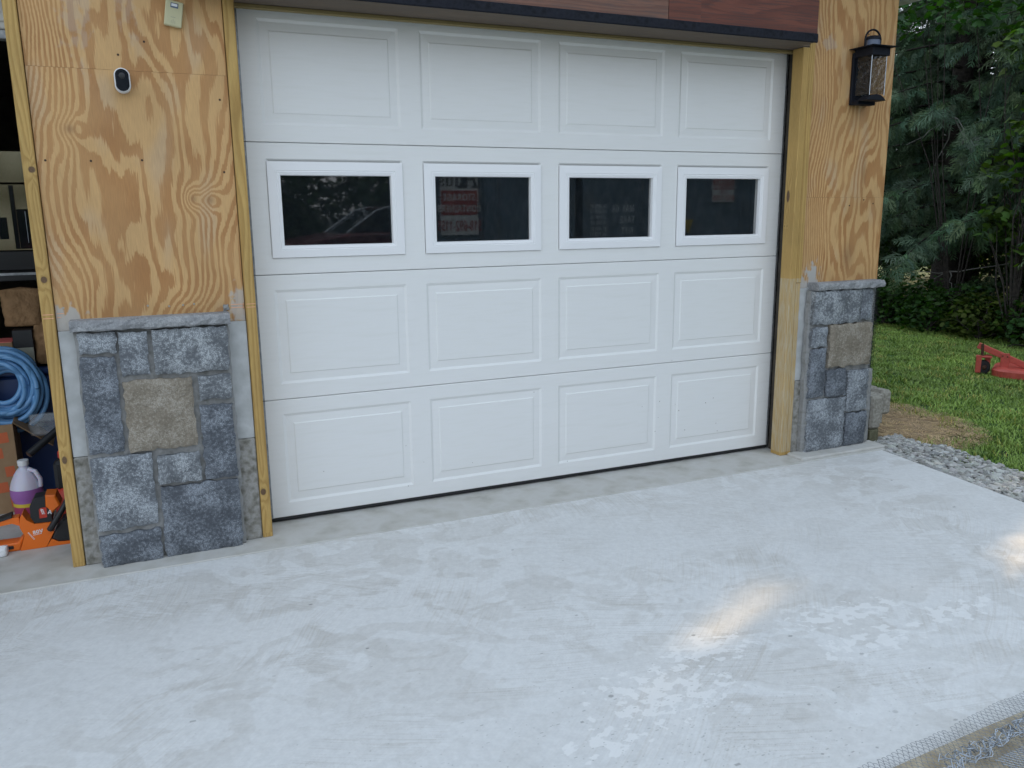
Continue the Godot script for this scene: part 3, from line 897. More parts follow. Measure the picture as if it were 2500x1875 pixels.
func build_door() -> void:
	var d := thing("garage_door", Vector3.ZERO, "closed white sectional garage door with raised panels and a row of four windows", "garage door")
	var W := 2.743
	var H := 0.5334
	var px := 0.083
	var pw := 0.574
	var pitch := 0.6645
	var panel := raised_panel(pw, 0.402)
	var frame := window_frame(pw - 0.006, 0.389, 0.0535, 0.050, 0.461, 0.283)
	for r in 4:
		var sec := Node3D.new()
		sec.name = "section"
		d.add_child(sec, true)
		sec.position = Vector3(0, r * H, 0)
		var st := surf()
		var y0 := 0.0012 if r else 0.004
		var y1 := H - 0.0012
		var p0 := 0.068
		var p1 := 0.470
		var F := func(xa: float, ya: float, xb: float, yb: float) -> void:
			quad(st, Vector3(xa, ya, 0), Vector3(xb, ya, 0), Vector3(xb, yb, 0), Vector3(xa, yb, 0), Vector3.BACK)
		var e0 := 0.013
		var e1 := W - 0.013
		F.call(e0, y0 + 0.003, e1, p0)
		F.call(e0, p1, e1, y1 - 0.003)
		F.call(e0, p0, px, p1)
		for i in 4:
			var xa := px + pitch * i + pw
			F.call(xa, p0, px + pitch * (i + 1) if i < 3 else e1, p1)
		# rolled edges and the thickness
		quad(st, Vector3(e0, y0 + 0.003, 0), Vector3(e1, y0 + 0.003, 0), Vector3(e1, y0, -0.003), Vector3(e0, y0, -0.003), Vector3(0, -1, 1))
		quad(st, Vector3(e0, y1 - 0.003, 0), Vector3(e1, y1 - 0.003, 0), Vector3(e1, y1, -0.003), Vector3(e0, y1, -0.003), Vector3(0, 1, 1))
		quad(st, Vector3(e0, y0, -0.003), Vector3(e1, y0, -0.003), Vector3(e1, y0, -0.045), Vector3(e0, y0, -0.045), Vector3.DOWN)
		quad(st, Vector3(e0, y1, -0.003), Vector3(e1, y1, -0.003), Vector3(e1, y1, -0.045), Vector3(e0, y1, -0.045), Vector3.UP)
		put("skin", st, M.door_white, sec)
		if r != 2:
			put("backing", box(surf(), Vector3(0.0135, y0, -0.045), Vector3(W - 0.0135, y1, -0.040), 0.0), M.door_white, sec)
		else:
			# sandwich core cut out round the lights
			var b := surf()
			box(b, Vector3(0.0135, y0, -0.045), Vector3(W - 0.0135, 0.100, -0.040), 0.0)
			box(b, Vector3(0.0135, 0.420, -0.045), Vector3(W - 0.0135, y1, -0.040), 0.0)
			for i in 5:
				var xa := 0.0135 if i == 0 else px + pitch * (i - 1) + 0.53
				var xb := W - 0.0135 if i == 4 else px + pitch * i + 0.04
				box(b, Vector3(xa, 0.100, -0.045), Vector3(xb, 0.420, -0.040), 0.0)
			put("backing", b, M.door_white, sec)
		for s in [0, 1]:
			put("end_cap", box(surf(), Vector3(0.0 if s == 0 else W - 0.0128, y0, -0.046), Vector3(0.0128 if s == 0 else W, y1, 0.0012), 0.001), M.galvanised, sec)
		for i in 4:
			var at := Vector3(px + pitch * i, p0, 0)
			if r != 2:
				put("raised_panel", panel, M.door_white, sec).position = at
			else:
				var wf := put("window_frame", frame, M.frame_white, sec)
				wf.position = at + Vector3(0.003, 0.002, 0.0)
				# the shallow embossed rim round each light
				var rim := surf()
				var a := [Vector3(0, 0, 0), Vector3(pw, 0, 0), Vector3(pw, 0.402, 0), Vector3(0, 0.402, 0)]
				var n := [Vector3(0.012, 0.010, -0.0075), Vector3(pw - 0.012, 0.010, -0.0075), Vector3(pw - 0.012, 0.392, -0.0075), Vector3(0.012, 0.392, -0.0075)]
				for e in 4:
					quad(rim, a[e], a[(e + 1) % 4], n[(e + 1) % 4], n[e], Vector3.BACK)
				var n2 := [Vector3(0.05, 0.045, -0.0075), Vector3(pw - 0.05, 0.045, -0.0075), Vector3(pw - 0.05, 0.357, -0.0075), Vector3(0.05, 0.357, -0.0075)]
				for e in 4:
					quad(rim, n[e], n[(e + 1) % 4], n2[(e + 1) % 4], n2[e], Vector3.BACK)
				put("light_rim", rim, M.door_white, sec).position = at
				for z in [-0.0095, -0.0125]:
					var gl := surf()
					quad(gl, Vector3(0.054, 0.047, z), Vector3(0.54, 0.047, z), Vector3(0.54, 0.349, z), Vector3(0.054, 0.349, z), Vector3.BACK)
					put("pane", gl, M.pane, sec).position = at
	# bottom astragal
	var sl := surf()
	var n := nz(91, 1.0, 3)
	var pts := []
	for i in 60:
		var x := W * i / 59.0
		pts.append(Vector3(x, -0.0055 + n.get_noise_1d(x * 6.0) * 0.003, -0.018 + n.get_noise_1d(x * 9.0 + 50.0) * 0.004))
	tube(sl, pts, [0.0115], 8)
	put("bottom_seal", sl, M.rubber, d)
	# side track and the dark weather seal by the right jamb
	put("track", box(surf(), Vector3(2.775, 0.1, -0.10), Vector3(2.80, 2.1, -0.05), 0.002), M.galvanised, d)
	put("hinge_roller", box(surf(), Vector3(2.7435, 1.70, -0.06), Vector3(2.7735, 1.76, -0.03), 0.003), M.galvanised, d)
	# small specks of dried mud on the skin
	var mud := surf()
	rng.seed = 404
	for i in 20:
		var p := Vector3(R(0.05, 2.7), R(0.03, 0.62) * R(0.3, 1.0), 0.0004)
		if i < 8: p = Vector3(R(1.9, 2.4), R(0.15, 0.45), 0.0004)
		var e := R(0.0008, 0.0017)
		box(mud, p - Vector3(e, e * R(0.6, 1.6), 0.0), p + Vector3(e, e, 0.0008), 0.0)
	put("mud_specks", mud, M.rusty, d).set_meta("kind", "stuff")
	# the raised door of the open bay
	var d2 := thing("garage_door", Vector3.ZERO, "grey bottom edge of the raised door over the open bay", "garage door")
	put("section", box(surf(), Vector3(-3.49, 1.965, -0.045), Vector3(-0.765, 2.50, 0.0), 0.004), M.soffit, d2)
	put("bottom_rail", box(surf(), Vector3(-3.49, 1.932, -0.048), Vector3(-0.765, 1.963, 0.003), 0.003), M.galvanised, d2)
	put("panel_rib", box(surf(), Vector3(-3.49, 1.99, 0.0005), Vector3(-0.765, 2.02, 0.006), 0.003), M.soffit, d2)

# ------------------------------------------------------------------ fittings on the wall
func build_fittings() -> void:
	# lantern
	var t := thing("wall_lantern", Vector3(3.105, 1.845, 0.131), "black wall lantern with rippled glass on the right plywood pier", "lantern")
	put("back_plate", box(surf(), Vector3(-0.062, -0.002, 0.0), Vector3(0.062, 0.255, 0.016), 0.002), M.black_metal, t)
	put("bottom_bracket", box(surf(), Vector3(-0.062, -0.004, 0.0165), Vector3(0.062, 0.018, 0.060), 0.002), M.black_metal, t)
	var st := surf()
	prism(st, [[-0.066, 0.0], [0.066, 0.0], [0.05, 0.016], [0.03, 0.026], [0.0, 0.030], [-0.03, 0.026], [-0.05, 0.016]], 0.125, 0.061, 0.002)
	put("base_cup", st, M.black_metal, t).position = Vector3(0, 0.012, 0)
	put("hood", box(surf(), Vector3(-0.06, 0.228, 0.0165), Vector3(0.06, 0.268, 0.135), 0.002), M.black_metal, t)
	put("brim", box(surf(), Vector3(-0.085, 0.2685, 0.001), Vector3(0.085, 0.2725, 0.160), 0.001), M.black_metal, t)
	st = surf()
	lathe(st, [[0.036, 0.273], [0.036, 0.318], [0.030, 0.322], [0.0, 0.324]], 18, Vector3(0, 0, 0.072))
	put("glass_collar", st, M.slate_print, t)
	st = surf()
	lathe(st, [[0.039, 0.310], [0.040, 0.318], [0.030, 0.328], [0.0, 0.330]], 18, Vector3(0, 0, 0.072))
	put("collar_lid", st, M.black_metal, t)
	st = surf()
	var pts := []
	for i in 15:
		var a := PI * i / 14.0
		pts.append(Vector3(cos(a) * 0.052, 0.310 + sin(a) * 0.050, 0.072))
	pts.push_front(Vector3(0.052, 0.272, 0.072))
	pts.append(Vector3(-0.052, 0.272, 0.072))
	tube(st, pts, [0.005], 6)
	put("carry_loop", st, M.black_metal, t)
	# four rippled panes
	var n := nz(808, 1.0, 2)
	for f in 4:
		st = surf()
		st.set_smooth_group(0)
		var P := func(i: int, j: int) -> Vector3:
			var u := -0.048 + 0.096 * i / 10.0
			var y := 0.042 + 0.186 * j / 24.0
			var o := 0.048 + n.get_noise_2d(u * 110.0 + f * 20.0, y * 48.0) * 0.006
			return Vector3(u, y, o).rotated(Vector3.UP, f * PI / 2.0) + Vector3(0, 0, 0.075)
		for i in 10:
			for j in 24:
				for p in [P.call(i, j), P.call(i, j + 1), P.call(i + 1, j + 1), P.call(i, j), P.call(i + 1, j + 1), P.call(i + 1, j)]:
					st.add_vertex(p)
		st.generate_normals()
		put("glass_pane", st, M.ripple_glass, t)
	for c in [[-0.05, 0.027], [0.05, 0.027], [-0.05, 0.123], [0.05, 0.123]]:
		st = surf()
		tube(st, [Vector3(c[0], 0.036, c[1]), Vector3(c[0], 0.23, c[1])], [0.0022], 6)
		put("corner_rod", st, M.black_metal if c[1] < 0.1 else M.coil_zinc, t)
	# security camera
	t = thing("security_camera", Vector3(-0.414, 1.788, 0.131), "white oval security camera with black glass face on the plywood", "camera")
	var oval := func(w: float, h: float) -> Array:
		var o := []
		for i in 28:
			var a := TAU * i / 28.0
			o.append([cos(a) * w, sin(a) * w + (h - w) * (1.0 if sin(a) > 0 else -1.0)])
		return o
	st = surf()
	prism(st, oval.call(0.0265, 0.042), 0.045, 0.004, 0.006)
	put("housing", st, M.white_plastic, t)
	st = surf()
	prism(st, oval.call(0.0225, 0.038), 0.0478, 0.0455, 0.002)
	put("face", st, M.gloss_black, t)
	st = surf()
	lathe(st, [[0.0105, 0.0], [0.0105, 0.0015], [0.006, 0.0022], [0.0, 0.0026]], 18)
	var lens := put("lens", st, M.black_plastic, t)
	lens.position = Vector3(0, 0.014, 0.0478)
	lens.rotation.x = PI / 2
	st = surf()
	lathe(st, [[0.012, 0.0], [0.012, 0.006], [0.0, 0.006]], 14)
	var mount := put("mount", st, M.white_plastic, t)
	mount.rotation.x = PI / 2
	# wall control, hung askew
	t = thing("door_control", Vector3(-0.222, 2.03, 0.131), "cream wall button for the door opener, hung askew", "control")
	t.rotation.z = deg_to_rad(-9.5)
	put("case", box(surf(), Vector3(-0.030, -0.044, 0.0), Vector3(0.030, 0.044, 0.018), 0.003), M.cream, t)
	put("button_bezel", box(surf(), Vector3(-0.013, 0.019, 0.0181), Vector3(0.013, 0.036, 0.0192), 0.0005), M.slate_print, t)
	put("button", box(surf(), Vector3(-0.010, 0.024, 0.0193), Vector3(0.010, 0.033, 0.0222), 0.001), M.white_plastic, t)
	put("print_mark", box(surf(), Vector3(-0.009, -0.014, 0.0181), Vector3(0.007, -0.0125, 0.0184), 0.0), M.grey_print, t)
	for q in [[-0.006, 0.009], [0.0, 0.014], [0.006, 0.009]]:
		put("print_mark", box(surf(), Vector3(q[0] - 0.0006, -0.034, 0.0181), Vector3(q[0] + 0.0006, -0.034 + q[1], 0.0184), 0.0), M.grey_print, t)

# ------------------------------------------------------------------ ground
func build_ground() -> void:
	var st := surf()
	quad(st, Vector3(-90, -0.075, -90), Vector3(90, -0.075, -90), Vector3(90, -0.075, 90), Vector3(-90, -0.075, 90), Vector3.UP)
	structure("ground", st, M.soil)
	# poured slab in front
	st = surf()
	var y := -0.0228
	var U := func(x: float, z: float) -> Vector2: return Vector2((x + 1.6) / 5.0, (z - 0.28) / 4.0)
	var c := [Vector2(-4.6, 0.2925), Vector2(3.31, 0.2925), Vector2(2.86, 4.6), Vector2(-4.6, 4.6)]
	quad(st, Vector3(c[0].x, y, c[0].y), Vector3(c[1].x, y, c[1].y), Vector3(c[2].x, y, c[2].y), Vector3(c[3].x, y, c[3].y), Vector3.UP, [U.call(c[0].x, c[0].y), U.call(c[1].x, c[1].y), U.call(c[2].x, c[2].y), U.call(c[3].x, c[3].y)])
	structure("concrete_slab", st, M.slab)
	st = surf()
	for i in 4:
		var a: Vector2 = c[i]
		var b: Vector2 = c[(i + 1) % 4]
		quad(st, Vector3(a.x, y, a.y), Vector3(b.x, y, b.y), Vector3(b.x, y - 0.12, b.y), Vector3(a.x, y - 0.12, a.y), Vector3((a.x + b.x) / 2.0, 0, (a.y + b.y) / 2.0 - 2.4))
	structure("slab_edge", st, M.slab_side)
	structure("garage_floor", box(surf(), Vector3(-4.6, -0.2, -6.45), Vector3(3.345, -0.019, 0.2895), 0.005), M.apron)
	# gravel bed and straw patch under the loose stuff
	st = surf()
	quad(st, Vector3(2.7, -0.066, 5.5), Vector3(3.25, -0.066, 0.1), Vector3(3.72, -0.066, 0.02), Vector3(3.42, -0.066, 5.5), Vector3.UP)
	structure("gravel_bed", st, M.grit)
	st = surf()
	var ring := []
	var n := nz(55, 1.0, 3)
	for i in 40:
		var a := TAU * i / 40.0
		var r := 1.0 + n.get_noise_2d(cos(a) * 2.0, sin(a) * 2.0) * 0.5
		ring.append(Vector3(3.86 + cos(a) * 0.52 * r, -0.070, -0.35 + sin(a) * 0.62 * r))
	for i in 40:
		tri3(st, Vector3(3.86, -0.070, -0.35), ring[i], ring[(i + 1) % 40], Vector3.UP)
	structure("bare_patch", st, M.straw_bed)
	# gravel
	st = surf()
	st.set_smooth_group(-1)
	var base := SphereMesh.new()
	base.radius = 1.0
	base.height = 2.0
	base.radial_segments = 7
	base.rings = 4
	var arr := base.get_mesh_arrays()
	var pn := nz(60, 0.9, 2)
	var vs: PackedVector3Array = arr[Mesh.ARRAY_VERTEX]
	for id in arr[Mesh.ARRAY_INDEX]:
		var p: Vector3 = vs[id]
		st.add_vertex(p * (1.0 + pn.get_noise_3dv(p) * 0.55))
	st.generate_normals()
	var pebble := st.commit()
	var xf := []
	var col := []
	for i in 5200:
		var z := R(0.02, 3.2)
		var xe := 3.33 - 0.1044 * (z - 0.29)
		var x := xe + 0.0 + pow(R(0.0, 1.0), 1.35) * (0.46 if z > 0.3 else 0.40)
		if z < 0.28: x = R(3.38, 3.72)
		var s := R(0.007, 0.019) * (1.35 if R(0, 1) > 0.9 else 1.0)
		var b := Basis.from_euler(Vector3(R(-0.4, 0.4), R(0, TAU), R(-0.4, 0.4))) * Basis.from_scale(Vector3(s * R(1.0, 1.7), s * R(0.35, 0.7), s))
		xf.append(Transform3D(b, Vector3(x, -0.060 + R(0, 0.012), z)))
		var k := R(0.5, 1.25)
		col.append(Color(k * R(0.97, 1.06), k, k * R(0.92, 1.02)))
	tag(multi("gravel", pebble, M.pebble, xf, col), "grey gravel strip between the slab and the lawn", "gravel", "", "stuff")
	# blades
	st = surf()
	for i in 11:
		var a := R(0, TAU)
		var o := Vector3(R(-0.035, 0.035), 0, R(-0.035, 0.035))
		var w := Vector3(cos(a), 0, sin(a)) * R(0.0016, 0.0028)
		var ln := Vector3(cos(a + 1.5), 0, sin(a + 1.5)) * R(0.005, 0.035)
		var h := R(0.016, 0.042)
		var m1 := o + ln * 0.4 + Vector3(0, h * 0.6, 0)
		var tip := o + ln + Vector3(0, h, 0)
		quad(st, o - w, o + w, m1 + w * 0.8, m1 - w * 0.8, Vector3(-w.z, 0.3, w.x))
		tri3(st, m1 - w * 0.8, m1 + w * 0.8, tip, Vector3(-w.z, 0.3, w.x))
	var tuft := st.commit()
	xf = []
	col = []
	var patch := nz(61, 0.7, 3)
	while xf.size() < 52000:
		var x := R(3.2, 10.2)
		var z := R(-7.5, 4.5)
		var far := Vector2(x, z).distance_to(Vector2(-0.38, 3.56))
		if R(0, 1) > clampf(2.2 - far * 0.13, 0.35, 1.0): continue
		var edge := 3.33 - 0.1044 * (z - 0.29) + 0.30 + patch.get_noise_2d(x * 4.0, z * 4.0) * 0.22
		if z > 0.0 and x < edge: continue
		if x < 3.40: continue
		var bare := 1.0 - Vector2((x - 3.86) / 0.56, (z + 0.35) / 0.66).length() + patch.get_noise_2d(x * 6.0, z * 6.0) * 0.35
		if bare > 0.0 and R(0, 1) < bare * 4.0: continue
		var s := R(0.55, 1.25)
		xf.append(Transform3D(Basis(Vector3.UP, R(0, TAU)).scaled(Vector3(1.25 * s, s, 1.25 * s)), Vector3(x, -0.075, z)))
		var k := R(0.65, 1.25) + patch.get_noise_2d(x, z) * 0.35
		var dry := clampf(0.2 + bare * 1.2 + patch.get_noise_2d(x * 2.0 + 30.0, z * 2.0) * 0.6, 0.0, 0.8)
		if R(0, 1) > 0.93: dry += 0.7
		col.append(Color(k * (1.0 + dry * 1.1), k * (1.0 + dry * 0.12), k * (1.0 + dry * 0.6)))
	tag(multi("lawn", tuft, M.grass, xf, col), "short green mown grass of the lawn", "lawn", "", "stuff")
	# straw
	st = surf()
	for i in 5:
		var a := R(0, TAU)
		var o := Vector3(R(-0.03, 0.03), R(0, 0.006), R(-0.03, 0.03))
		var d := Vector3(cos(a), R(-0.05, 0.2), sin(a)) * R(0.02, 0.05)
		var w := Vector3(-sin(a), 0, cos(a)) * 0.0014
		quad(st, o - w, o + w, o + d + w, o + d - w, Vector3.UP)
	var wisp := st.commit()
	xf = []
	col = []
	for i in 2600:
		var a := R(0, TAU)
		var r := sqrt(R(0, 1)) * 1.12
		xf.append(Transform3D(Basis(Vector3.UP, R(0, TAU)), Vector3(3.86 + cos(a) * 0.56 * r, -0.067, -0.35 + sin(a) * 0.66 * r)))
		var k := R(0.5, 1.3)
		col.append(Color(k, k * R(0.9, 1.0), k * R(0.75, 1.0)))
	tag(multi("dead_grass", wisp, M.straw, xf, col), "dry straw-coloured dead grass on the bare patch by the pier", "dead grass", "", "stuff")

# ------------------------------------------------------------------ trees
func spray_mesh() -> Mesh:
	# a conifer branchlet: a twig with side twiglets, each two crossed slivers of needles
	var st := surf()
	var sliver := func(a: Vector3, b: Vector3, w: float) -> void:
		var d := (b - a).normalized()
		var u := d.cross(Vector3(0.1, 1, 0.2)).normalized() * w
		var v := d.cross(u).normalized() * w * 0.7
		for q in [u, v]:
			var m: Vector3 = a.lerp(b, 0.4)
			tri3(st, a, m + q, b, q.cross(d))
			tri3(st, a, b, m - q, q.cross(d))
	sliver.call(Vector3.ZERO, Vector3(0.46, -0.07, 0), 0.014)
	for i in 9:
		var t := 0.03 + 0.045 * i + R(-0.012, 0.012)
		var ln := 0.19 * (1.0 - t / 0.62) + 0.03
		for s in [-1.0, 1.0]:
			var a := Vector3(t, -0.07 * t * t / 0.21, 0)
			var b := a + Vector3(0.62 * ln, R(-0.75, 0.25) * ln, s * R(0.5, 0.9) * ln)
			sliver.call(a, b, 0.0105)
			if i < 6:
				var c: Vector3 = a.lerp(b, 0.5)
				sliver.call(c, c + Vector3(0.45 * ln, R(-0.45, 0.1) * ln, s * 0.12 * ln), 0.009)
	return st.commit()

func leaf_mesh() -> Mesh:
	# a lobed leaf, folded a little along its rib, stalk at the origin
	var st := surf()
	var out := [Vector2(0, 0), Vector2(0.18, 0.42), Vector2(0.42, 0.36), Vector2(0.55, 0.50), Vector2(0.72, 0.22), Vector2(1.0, 0.0)]
	for s in [-1.0, 1.0]:
		for i in out.size() - 1:
			var a := Vector3(out[i].x, -out[i].y * 0.22 - out[i].x * out[i].x * 0.12, out[i].y * s)
			var b := Vector3(out[i + 1].x, -out[i + 1].y * 0.22 - out[i + 1].x * out[i + 1].x * 0.12, out[i + 1].y * s)
			tri3(st, Vector3(0.08, 0, 0), a, b, Vector3.UP)
	return st.commit()

func conifer(at: Vector3, h: float, rad: float, seed_: int, label: String, spray: Mesh, low: float, density: float) -> void:
	rng.seed = seed_
	var t := thing("spruce_tree", at, label, "tree", "dark conifers beyond the lawn")
	var st := surf()
	var pts := []
	var rr := []
	for i in 8:
		var f := i / 7.0
		pts.append(Vector3(sin(f * 3.0 + seed_) * 0.08, f * h, cos(f * 2.0 + seed_) * 0.08))
		rr.append(lerpf(0.17, 0.015, f) + (0.07 if i == 0 else 0.0))
	tube(st, pts, rr, 8)
	put("trunk", st, M.bark, t)
	var limbs := surf()
	var xf := []
	var col := []
	var y := low
	while y < h - 0.2:
		var f := (y - low) / (h - low)
		var n := int(R(4, 7))
		var a0 := R(0, TAU)
		for i in n:
			var a := a0 + TAU * i / n + R(-0.35, 0.35)
			var ln := rad * (1.0 - f * 0.88) * R(0.7, 1.12)
			var dir := Vector3(cos(a), 0, sin(a))
			var p := []
			for k in 6:
				var s := k / 5.0
				p.append(Vector3(0, y, 0) + dir * ln * s + Vector3(0, ln * (0.10 * s - 0.42 * s * s + 0.16 * s * s * s), 0))
			tube(limbs, p, [0.022, 0.018, 0.014, 0.010, 0.006, 0.003], 4, false)
			var m := int(ln * density)
			for k in m:
				var s := 0.18 + 0.82 * (k + R(0, 1)) / m
				var seg := minf(s * 5.0, 4.999)
				var q: Vector3 = p[int(seg)].lerp(p[int(seg) + 1], seg - int(seg))
				q += Vector3(R(-0.05, 0.05), R(-0.04, 0.05), R(-0.05, 0.05))
				var side := (1.0 if k % 2 else -1.0) * R(0.25, 1.15)
				var yaw := -a + side
				var sc := R(0.36, 0.78) * (1.0 - f * 0.3)
				var b := Basis(Vector3.UP, yaw) * Basis(Vector3(0, 0, 1), -R(-0.1, 1.35)) * Basis(Vector3(1, 0, 0), R(-1.3, 1.3))
				var w := at + q + (b * Vector3(0.2, 0, 0)) * sc
				if in_gap(w): continue
				xf.append(Transform3D(b.scaled_local(Vector3.ONE * sc), q))
				var v := R(0.5, 1.2) + 0.5 * s * R(0.0, 1.0)
				col.append(Color(v * R(0.85, 1.25), v, v * R(0.7, 1.2)))
		y += R(0.16, 0.30)
	put("limbs", limbs, M.bark, t)
	multi("crown", spray, M.needles, xf, col, t).set_meta("kind", "stuff")

func leafy(called: String, at: Vector3, label: String, category: String, group: String, leaf: Mesh, m: Material, blobs: Array, count: int, size: float, seed_: int, tone: Color, stems := 5) -> void:
	rng.seed = seed_
	var t := thing(called, at, label, category, group)
	var st := surf()
	var xf := []
	var col := []
	for b in blobs:
		for s in stems:
			var e: Vector3 = b[0] + Vector3(R(-1, 1), R(-0.7, 0.8), R(-1, 1)) * b[1] * 0.8
			var mid: Vector3 = e * 0.5 + Vector3(R(-0.15, 0.15), R(0, 0.2), R(-0.15, 0.15))
			tube(st, [Vector3(0, 0, 0), mid, e], [0.012, 0.008, 0.003], 4, false)
	put("stems", st, M.bark, t)
	for i in count:
		var b = blobs[i % blobs.size()]
		var d := Vector3(R(-1, 1), R(-1, 1), R(-1, 1))
		while d.length() > 1.0 or d.length() < 0.25:
			d = Vector3(R(-1, 1), R(-1, 1), R(-1, 1))
		var p: Vector3 = b[0] + d * b[1] * Vector3(1, 0.85, 1)
		if p.y + at.y < -0.02: p.y = R(0.05, 0.3)
		if in_gap(at + p, 0.0): continue
		var bs := Basis.from_euler(Vector3(R(-0.7, 0.7), R(0, TAU), R(-0.9, 0.3))).scaled_local(Vector3.ONE * size * R(0.6, 1.3))
		xf.append(Transform3D(bs, p))
		var v := R(0.55, 1.35)
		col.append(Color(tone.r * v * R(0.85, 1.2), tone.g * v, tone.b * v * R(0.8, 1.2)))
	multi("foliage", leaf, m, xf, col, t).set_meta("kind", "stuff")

func build_trees() -> void:
	gaps = [[Vector3(1.24, -0.02, 1.545), 0.135], [Vector3(1.52, -0.02, 1.45), 0.075], [Vector3(2.82, -0.02, 1.52), 0.17], [Vector3(3.52, -0.02, 0.95), 0.11]]
	rng.seed = 99
	var spray := spray_mesh()
	var leaf := leaf_mesh()
	var spots := [
		[9.3, -4.15, 9.5, 2.2, 1.15, "thick dark spruce whose trunk stands right beside the garage corner in view"],
		[10.6, -4.9, 10.5, 2.3, 1.25, "spruce with a bare lower trunk behind the thickest dark spruce"],
		[10.7, -7.2, 10.0, 2.4, 0.9, "spruce furthest along the tree line, mostly behind the garage corner"],
		[9.1, -2.2, 9.0, 2.0, 1.25, "spruce hanging over the red mower at the right edge"],
		[11.6, -2.6, 10.5, 2.5, 0.6, "tall spruce in the second row behind the mower"],
		[9.2, 0.2, 9.5, 2.3, 0.4, "spruce just outside the right edge nearest the slab"],
		[11.8, -0.2, 10.5, 2.4, 0.5, "second row spruce level with the slab"],
		[9.4, 2.8, 9.5, 2.4, 0.4, "spruce to the right of the gravel strip"],
		[11.9, 2.4, 10.0, 2.4, 0.5, "second row spruce to the right of the gravel strip"],
		[9.8, 5.6, 9.5, 2.5, 0.4, "spruce across from the storage containers"],
		[12.6, -9.6, 10.0, 2.4, 0.6, "lone spruce far behind the garage"],
		[9.6, -10.4, 10.0, 2.6, 0.5, "spruce behind the garage past its rear corner"]]
	var i := 0
	for s in spots:
		conifer(Vector3(s[0], -0.075, s[1]), s[2], s[3], 700 + i * 13, s[5], spray, s[4], 30.0 if i < 9 else 18.0)
		i += 1
	# bare dead twigs in front of the spruces
	rng.seed = 1200
	for q in [[Vector3(8.35, 2.35, -3.55), "fork of bare grey twigs hanging in front of the dark spruce"], [Vector3(8.15, 1.75, -2.35), "bare pale branch reaching out at the right edge under the spruce"], [Vector3(8.6, 0.55, -3.6), "low dead branch lying across the trunks at the lawn edge"]]:
		var t := thing("dead_branch", q[0], q[1], "branch", "bare dead branches")
		for k in 4:
			var st := surf()
			var p := Vector3(0, 0, 0)
			var d := Vector3(R(-0.5, 0.1), R(-0.8, 0.1), R(-0.6, 0.9)).normalized()
			var pts := [p]
			for w in 6:
				d = (d + Vector3(R(-0.35, 0.35), R(-0.35, 0.3), R(-0.35, 0.35))).normalized()
				p += d * 0.13
				pts.append(p)
			tube(st, pts, [0.010, 0.008, 0.006, 0.005, 0.004, 0.003, 0.002], 5, false)
			put("twig", st, M.dead_twig, t)
	# broadleaf growth at the right edge and the vines over the spruces
	leafy("young_maple", Vector3(7.75, -0.075, -2.15), "young broadleaf tree with bright green leaves at the right edge", "tree", "", leaf, M.leaf, [[Vector3(0.0, 1.25, -0.22), 0.26], [Vector3(-0.05, 1.75, -0.05), 0.36], [Vector3(0.05, 2.25, 0.1), 0.36], [Vector3(0.1, 0.95, 0.1), 0.25], [Vector3(0.05, 2.95, -0.1), 0.36]], 620, 0.095, 801, Color(0.95, 0.95, 0.8))
	leafy("young_maple", Vector3(8.3, -0.075, -0.35), "young broadleaf tree beyond the right edge, level with the slab", "tree", "", leaf, M.leaf, [[Vector3(0.1, 1.7, 0.0), 0.6], [Vector3(0.0, 2.4, -0.1), 0.6], [Vector3(0.1, 3.1, 0.1), 0.6], [Vector3(0.1, 2.4, 0.9), 0.6], [Vector3(0.1, 1.6, 0.9), 0.6]], 2600, 0.11, 803, Color(0.8, 0.9, 0.8))
	leafy("climbing_vine", Vector3(8.2, -0.075, -3.2), "leafy vine hanging over the top of the spruces", "vine", "", leaf, M.leaf, [[Vector3(-0.4, 3.35, 0.62), 0.32], [Vector3(-0.4, 3.5, 0.1), 0.36], [Vector3(-0.3, 3.55, -0.45), 0.36], [Vector3(-0.4, 3.7, -0.9), 0.4]], 420, 0.085, 802, Color(0.5, 0.7, 0.8), 2)
	var b := 0
	for q in [[7.75, -4.5, 0.45, "low bramble mound beside the garage corner"], [7.8, -3.8, 0.42, "low bramble mound in front of the thick trunk"], [7.75, -3.1, 0.40, "rounded bramble mound right of the thick trunk"], [7.7, -2.45, 0.38, "brownish bramble mound behind the mower arm"], [7.75, -1.8, 0.45, "bramble mound at the right edge behind the mower"], [7.9, -1.0, 0.5, "bramble mound beyond the right edge of the lawn"], [8.3, -5.4, 0.5, "bramble mound hidden past the garage corner"]]:
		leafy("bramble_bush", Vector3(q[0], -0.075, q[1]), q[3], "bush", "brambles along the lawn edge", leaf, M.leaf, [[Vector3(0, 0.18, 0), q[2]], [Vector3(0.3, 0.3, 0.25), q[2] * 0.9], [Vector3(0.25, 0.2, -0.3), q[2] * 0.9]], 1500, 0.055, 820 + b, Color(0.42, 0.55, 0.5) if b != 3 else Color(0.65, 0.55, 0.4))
		b += 1
	b = 0
	for q in [[9.2, -5.6, "understory shrub nearest the garage corner between the trunks"], [9.9, -4.3, "understory shrub right behind the thick trunk"], [9.6, -3.2, "understory shrub right of the thick trunk"], [11.6, -5.6, "understory shrub behind the bare lower trunk"], [10.6, -3.6, "understory shrub in the gap between the trunks"], [11.8, -7.4, "understory shrub furthest along the tree line"], [9.4, -1.9, "understory shrub behind the mower"], [11.4, -4.2, "understory shrub deep in the gap between the trunks"]]:
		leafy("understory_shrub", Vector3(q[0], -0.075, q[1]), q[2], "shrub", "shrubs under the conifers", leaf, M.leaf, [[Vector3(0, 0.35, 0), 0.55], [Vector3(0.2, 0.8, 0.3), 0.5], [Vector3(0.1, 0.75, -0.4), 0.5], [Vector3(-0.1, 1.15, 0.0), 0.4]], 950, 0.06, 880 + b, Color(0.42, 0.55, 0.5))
		b += 1
	# sunlit scrub behind the conifers
	b = 0
